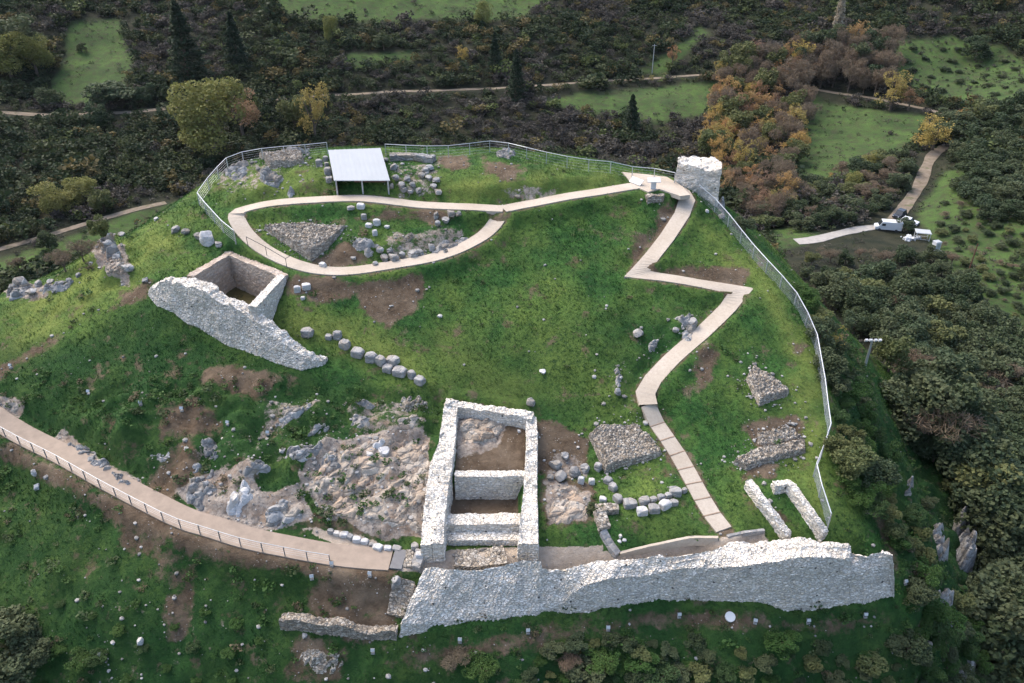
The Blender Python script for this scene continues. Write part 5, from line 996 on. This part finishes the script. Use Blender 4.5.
# ---------------------------------------------------------------- far scrub, one uncountable mass
def scatter(P, scales, variants, tints, name, mat, label, smooth=False):
    Vs, Fs, Ts = [], [], []; k = 0; r = np.random.default_rng(3); pick = r.integers(0, len(variants), len(P)); ang = r.uniform(0, 6.28, len(P))
    for q, (V, F) in enumerate(variants):
        m = np.nonzero(pick == q)[0]; 
        if not len(m): continue
        ca, sa = np.cos(ang[m])[:, None], np.sin(ang[m])[:, None]; s = scales[m]
        X = (V[None, :, 0] * ca - V[None, :, 1] * sa) * s[:, :1] + P[m, 0:1]; Y = (V[None, :, 0] * sa + V[None, :, 1] * ca) * s[:, :1] + P[m, 1:2]; Z = V[None, :, 2] * s[:, 1:2] + P[m, 2:3]
        Vs.append(np.stack([X, Y, Z], -1).reshape(-1, 3)); Fs.append((F[None] + (np.arange(len(m)) * len(V))[:, None, None]).reshape(-1, F.shape[1]) + k); k += len(m) * len(V)
        if tints is not None: Ts.append(np.repeat(tints[m], len(V), axis=0))
    me = mesh_np(name, np.concatenate(Vs), np.concatenate(Fs), [mat])
    if tints is not None:
        a = me.attributes.new('tint', 'FLOAT_COLOR', 'POINT'); T_ = np.concatenate(Ts); a.data.foreach_set('color', np.c_[T_, np.ones(len(T_))].astype(np.float32).ravel())
    return tag(link(name, me), label, None, None, 'stuff')
L_SCR = leaf_mat('scrub_leaf', None, attr=True)
def shrub_var(seed, n, sz=.085):
    r = np.random.default_rng(seed); lobes = [(0, 0, .35, .36)] + [(r.normal(0, .24), r.normal(0, .24), r.uniform(.2, .75), r.uniform(.16, .3)) for _ in range(6)]; return leaves(r, crown_pts(r, n, lobes), sz, .7, .75)
N = 52000; sx = RNG.uniform(-400, 400, N); sy = RNG.uniform(105, 480, N); kpt = np.abs(sx) < sy * .95 + 25; sx, sy = sx[kpt], sy[kpt]; sz = height(sx, sy); u_, v_, dd = proj(sx, sy, sz)
ok = (sz < 60) & (v_ > -35); fl = np.zeros(len(sx), bool); slope_f = np.zeros(len(sx), bool)
nzf = fbm2(sx, sy, 16, 3, 31) * 8
for i, poly in enumerate(FIELDS):
    lo = np.min(poly, 0) - 12; hi = np.max(poly, 0) + 12; k = np.nonzero((u_ > lo[0]) & (u_ < hi[0]) & (v_ > lo[1]) & (v_ < hi[1]))[0]
    ins = sdist(u_[k], v_[k], poly) + .6 * nzf[k] > -1
    (slope_f if i in (3, 4, 6) else fl)[k[ins]] = True
for L, wd in TRACKS.values():
    d, _ = dist_poly(sx, sy, L[::3] if len(L) > 9 else L); ok &= d > wd / 2 + 2.2
hill_d = np.hypot(sx / 1.0, (sy - 60))
dens = RNG.uniform(0, 1, len(sx)); ok &= ~fl | (dens < .03); ok &= ~slope_f | (dens < .22); ok &= ~((v_ > 226) & (u_ > 770) & (u_ < 960)); ok &= (dd > 118)
ok &= ~((u_ > 880) & (u_ < 945) & (v_ > 205) & (v_ < 245))
clear = fbm2(sx, sy, 28, 3, 77); ok &= ~((clear > .42) & (dens < .5))
sx, sy, sz, u_, v_, slp, fl = sx[ok], sy[ok], sz[ok], u_[ok], v_[ok], slope_f[ok], fl[ok]
pal = np.array([(.030,.042,.018),(.044,.054,.022),(.060,.066,.026),(.090,.072,.056),(.075,.058,.048),(.135,.095,.036),(.105,.115,.036)])
pal = pal * np.array([.64, .74, .78]); zn = fbm2(sx, sy, 22, 3, 91); rr = RNG.uniform(0, 1, len(sx)); ti = np.where(rr < .07, 5, np.where(rr < .12, 6, np.where(zn + .35 * (rr - .5) > .12, RNG.integers(3, 5, len(sx)), RNG.integers(0, 3, len(sx)))))
ti = np.where(slp | fl, RNG.choice([1, 2, 3], len(sx)), ti); sc = RNG.gamma(6, .45, len(sx)).clip(1.2, 6.5); sc = np.where(slp | fl, sc * .42, sc); sc = sc * np.where((zn < -.15) & ~slp & ~fl, 1.3, 1)
scatter(np.stack([sx, sy, sz - .15], 1), np.stack([sc * 1.25, sc * RNG.uniform(.75, 1.15, len(sx))], 1), [shrub_var(s, 135, .058) for s in range(8)], pal[ti] * RNG.uniform(.8, 1.25, (len(sx), 1)), 'hillside_scrub', L_SCR, 'dark mixed scrub covering the far hillsides')
N2 = 90000; qx = RNG.uniform(-380, 380, N2); qy = RNG.uniform(110, 440, N2); qz = height(qx, qy); qu, qv, qd = proj(qx, qy, qz); k = (np.abs(qx) < qy * .9 + 20) & (qd > 120) & (qv > -30); qf = height(qx, qy, FIELD)
cl2 = fbm2(qx, qy, 9, 4, 93); k &= RNG.uniform(0, 1, N2) < np.where(qf > .5, (.02 + .9 * np.clip(cl2 + .22, 0, 1) * 1.5) * np.where((qu > 925) & (qv > 165), .45, 1), .42)
for L, wd in TRACKS.values(): k &= dist_poly(qx, qy, L[::2])[0] > wd / 2 + .9
k &= ~((qu > 862) & (qu < 945) & (qv > 212) & (qv < 248)); qx, qy, qz, qf = qx[k], qy[k], qz[k], qf[k]; s2 = RNG.gamma(5, .22, len(qx)).clip(.5, 2.2) * np.where(qf > .5, .72, 1)
ti2 = np.where(fbm2(qx, qy, 14, 3, 94) > .05, RNG.choice([3, 4, 2], len(qx)), RNG.choice([0, 1, 2, 3], len(qx)))
scatter(np.stack([qx, qy, qz - .1], 1), np.stack([s2 * 1.3, s2 * .85], 1), [shrub_var(40 + s, 22) for s in range(6)], pal[ti2] * RNG.uniform(.75, 1.25, (len(qx), 1)), 'low_scrub', L_SCR, 'low brush and tussocks between the taller far shrubs'); print('low', len(qx))
print('scrub', len(sx))

# ---------------------------------------------------------------- grass tufts and loose stones on the hill
tg = NT('grass_blade', .8, .15); m3 = tg.n('ShaderNodeAttribute', attribute_name='tint').outputs['Color']; tg.color(tg.mix(1.0, grass_color(tg, tg.sep(m3)[0], tg.sep(m3)[1]), (1.45,1.45,1.4), 'MULTIPLY')); M_BLADE = tg.m
GI = np.nonzero((hillw > .4) & (np.abs(XX) < 60) & (YY > 26) & (YY < 92))[0]
def sample_hill(n, seed):
    r = np.random.default_rng(seed); x = r.uniform(-60, 46, n); y = r.uniform(28, 90, n); u, v, d = proj(x, y, height(x, y)); k = (u > -60) & (u < 1080) & (v < 760); return x[k], y[k]
def at_grid(A, x, y): return height(x, y, A)
SOLID = [np.array([p[:2] for p in q]) for q in (CIST, CR, ROOM2)]
def blocked(x, y, pad=.0):
    b = np.zeros(len(x), bool)
    for q in SOLID: b |= sdist(x, y, q) > -.9
    for L, h in ((R_LOOP, .72), (R_TOP, .74), (R_ZIG, .70), (R_STAIR, .62), (R_LEFT, .92)): b |= dist_poly(x, y, L[::2])[0] < h + pad
    b |= sdist(x, y, PLAZA[:, :2]) > -.1
    return b
x, y = sample_hill(210000, 11); di = at_grid(DIRT, x, y); ro = at_grid(ROCK, x, y); gr = at_grid(GRAV, x, y); hw = at_grid(hillw, x, y)
cl = fbm2(x, y, 1.6, 3, 61); keep = (RNG.uniform(0, 1, len(x)) < .72 + .8 * cl) & (RNG.uniform(0, 1, len(x)) > di * 1.35 + ro * 1.1 + gr * 1.6) & (hw > .25) & ~blocked(x, y); x, y = x[keep], y[keep]
def tuft(seed, n=6):
    r = np.random.default_rng(seed); V = []; 
    for i in range(n):
        a = r.uniform(0, 6.28); b = r.uniform(0, .10); o_ = np.array([b * math.cos(a * 2), b * math.sin(a * 2), 0]); t = np.array([math.cos(a), math.sin(a), 0]); w_ = np.array([-t[1], t[0], 0]) * r.uniform(.025, .055); h = r.uniform(.5, 1.0)
        V += [o_ - w_, o_ + w_, o_ + t * r.uniform(.10, .38) + [0, 0, h]]
    return np.array(V), np.arange(3 * n).reshape(n, 3)
s_ = RNG.uniform(.12, .28, len(x)) * (1 + .5 * fbm2(x, y, 2.5, 2, 62)); pl = at_grid(PALE, x, y); shd = at_grid(HERB_SHADE, x, y)
scatter(np.stack([x, y, height(x, y) - .02], 1), np.stack([s_ * 1.5, s_], 1), [tuft(s) for s in range(7)], np.stack([pl, shd, pl], 1), 'grass_tufts', M_BLADE, 'short uneven grass growing over the castle hill'); print('tufts', len(x))
x, y = sample_hill(90000, 12); di = at_grid(DIRT, x, y); ro = at_grid(ROCK, x, y); gr = at_grid(GRAV, x, y); hw = at_grid(hillw, x, y); cl = fbm2(x, y, 3.0, 4, 63)
keep = (RNG.uniform(0, 1, len(x)) < .004 + .10 * di + .30 * ro + .05 * gr + .25 * np.clip(cl - .26, 0, 1)) & (hw > .3) & ~blocked(x, y, .15)
for q in PLATS: sd_ = sdist(x, y, q); keep |= (sd_ > -1.1) & (sd_ < .1) & (RNG.uniform(0, 1, len(x)) < .75 * np.exp(-np.maximum(-sd_, 0) * 2.2)) & ~blocked(x, y, .15)
x, y = x[keep], y[keep]
V1, F1 = ico(1); pv = []
for s in range(5):
    r = np.random.default_rng(s); V = V1 * r.uniform(.75, 1.2, (len(V1), 1)); pv.append((V * .5, F1))
s_ = RNG.gamma(1.8, .075, len(x)).clip(.07, .55); g_ = RNG.uniform(.14, .44, (len(x), 1)) * np.array([[1, .97, .92]])
ts = NT('loose_stone', .9, .15); ts.color(ts.mix(ts.ramp(ts.noise(5, 4, .7), (.35, .5), (.6, 0)), ts.n('ShaderNodeAttribute', attribute_name='tint').outputs['Color'], (.17,.16,.15)))
scatter(np.stack([x, y, height(x, y) + .03], 1), np.stack([s_, s_ * .75], 1), pv, g_, 'scattered_stones', ts.m, 'small loose stones strewn over the castle hill'); print('stones', len(x))
x, y = sample_hill(22000, 13); di = at_grid(DIRT, x, y); ro = at_grid(ROCK, x, y); gr = at_grid(GRAV, x, y); hw = at_grid(hillw, x, y); cl = fbm2(x, y, 4.5, 4, 64); lawn = at_grid(PALE, x, y)
u, v, d = proj(x, y, height(x, y)); rough = np.where((v > 375) & (u < 440) | (v > 560), 1.9, .18); rough = np.where((u > 835) & (v > 250), 1.6, rough)
keep = (RNG.uniform(0, 1, len(x)) < rough * (.12 + .75 * cl)) & (gr < .2) & (di < .8) & ~blocked(x, y, .3); x, y = x[keep], y[keep]; s_ = RNG.gamma(4, .10, len(x)).clip(.15, .9)
wp = np.array([(.030,.064,.016),(.040,.080,.022),(.050,.070,.030),(.036,.052,.020),(.09,.075,.045)])
scatter(np.stack([x, y, height(x, y) - .03], 1), np.stack([s_ * 1.3, s_ * .8], 1), [shrub_var(90 + s, 46) for s in range(4)], wp[RNG.choice(5, len(x), p=[.3, .3, .15, .17, .08])], 'weeds', L_SCR, 'broad leaved weeds and ground cover on the rough slopes'); print('weeds', len(x))

# ---------------------------------------------------------------- thin autumn haze
lo_, hi_ = float(ZZ.min()) - 1.5, 175.0
hz = MB().box((0, 390, (lo_ + hi_) / 2), (1500, 1440, hi_ - lo_)).build('haze', M_CONC); hz.data.materials.clear()
hm = bpy.data.materials.new('haze_air'); hm.use_nodes = True; hn = hm.node_tree.nodes; hn.remove(hn['Principled BSDF']); pv_ = hn.new('ShaderNodeVolumePrincipled')
pv_.inputs['Color'].default_value = (.78, .86, .97, 1); pv_.inputs['Density'].default_value = .00002; pv_.inputs['Anisotropy'].default_value = .1
hm.node_tree.links.new(pv_.outputs[0], hn['Material Output'].inputs['Volume']); hz.data.materials.append(hm); tag(hz, 'thin grey air over the valley', None, None, 'stuff')
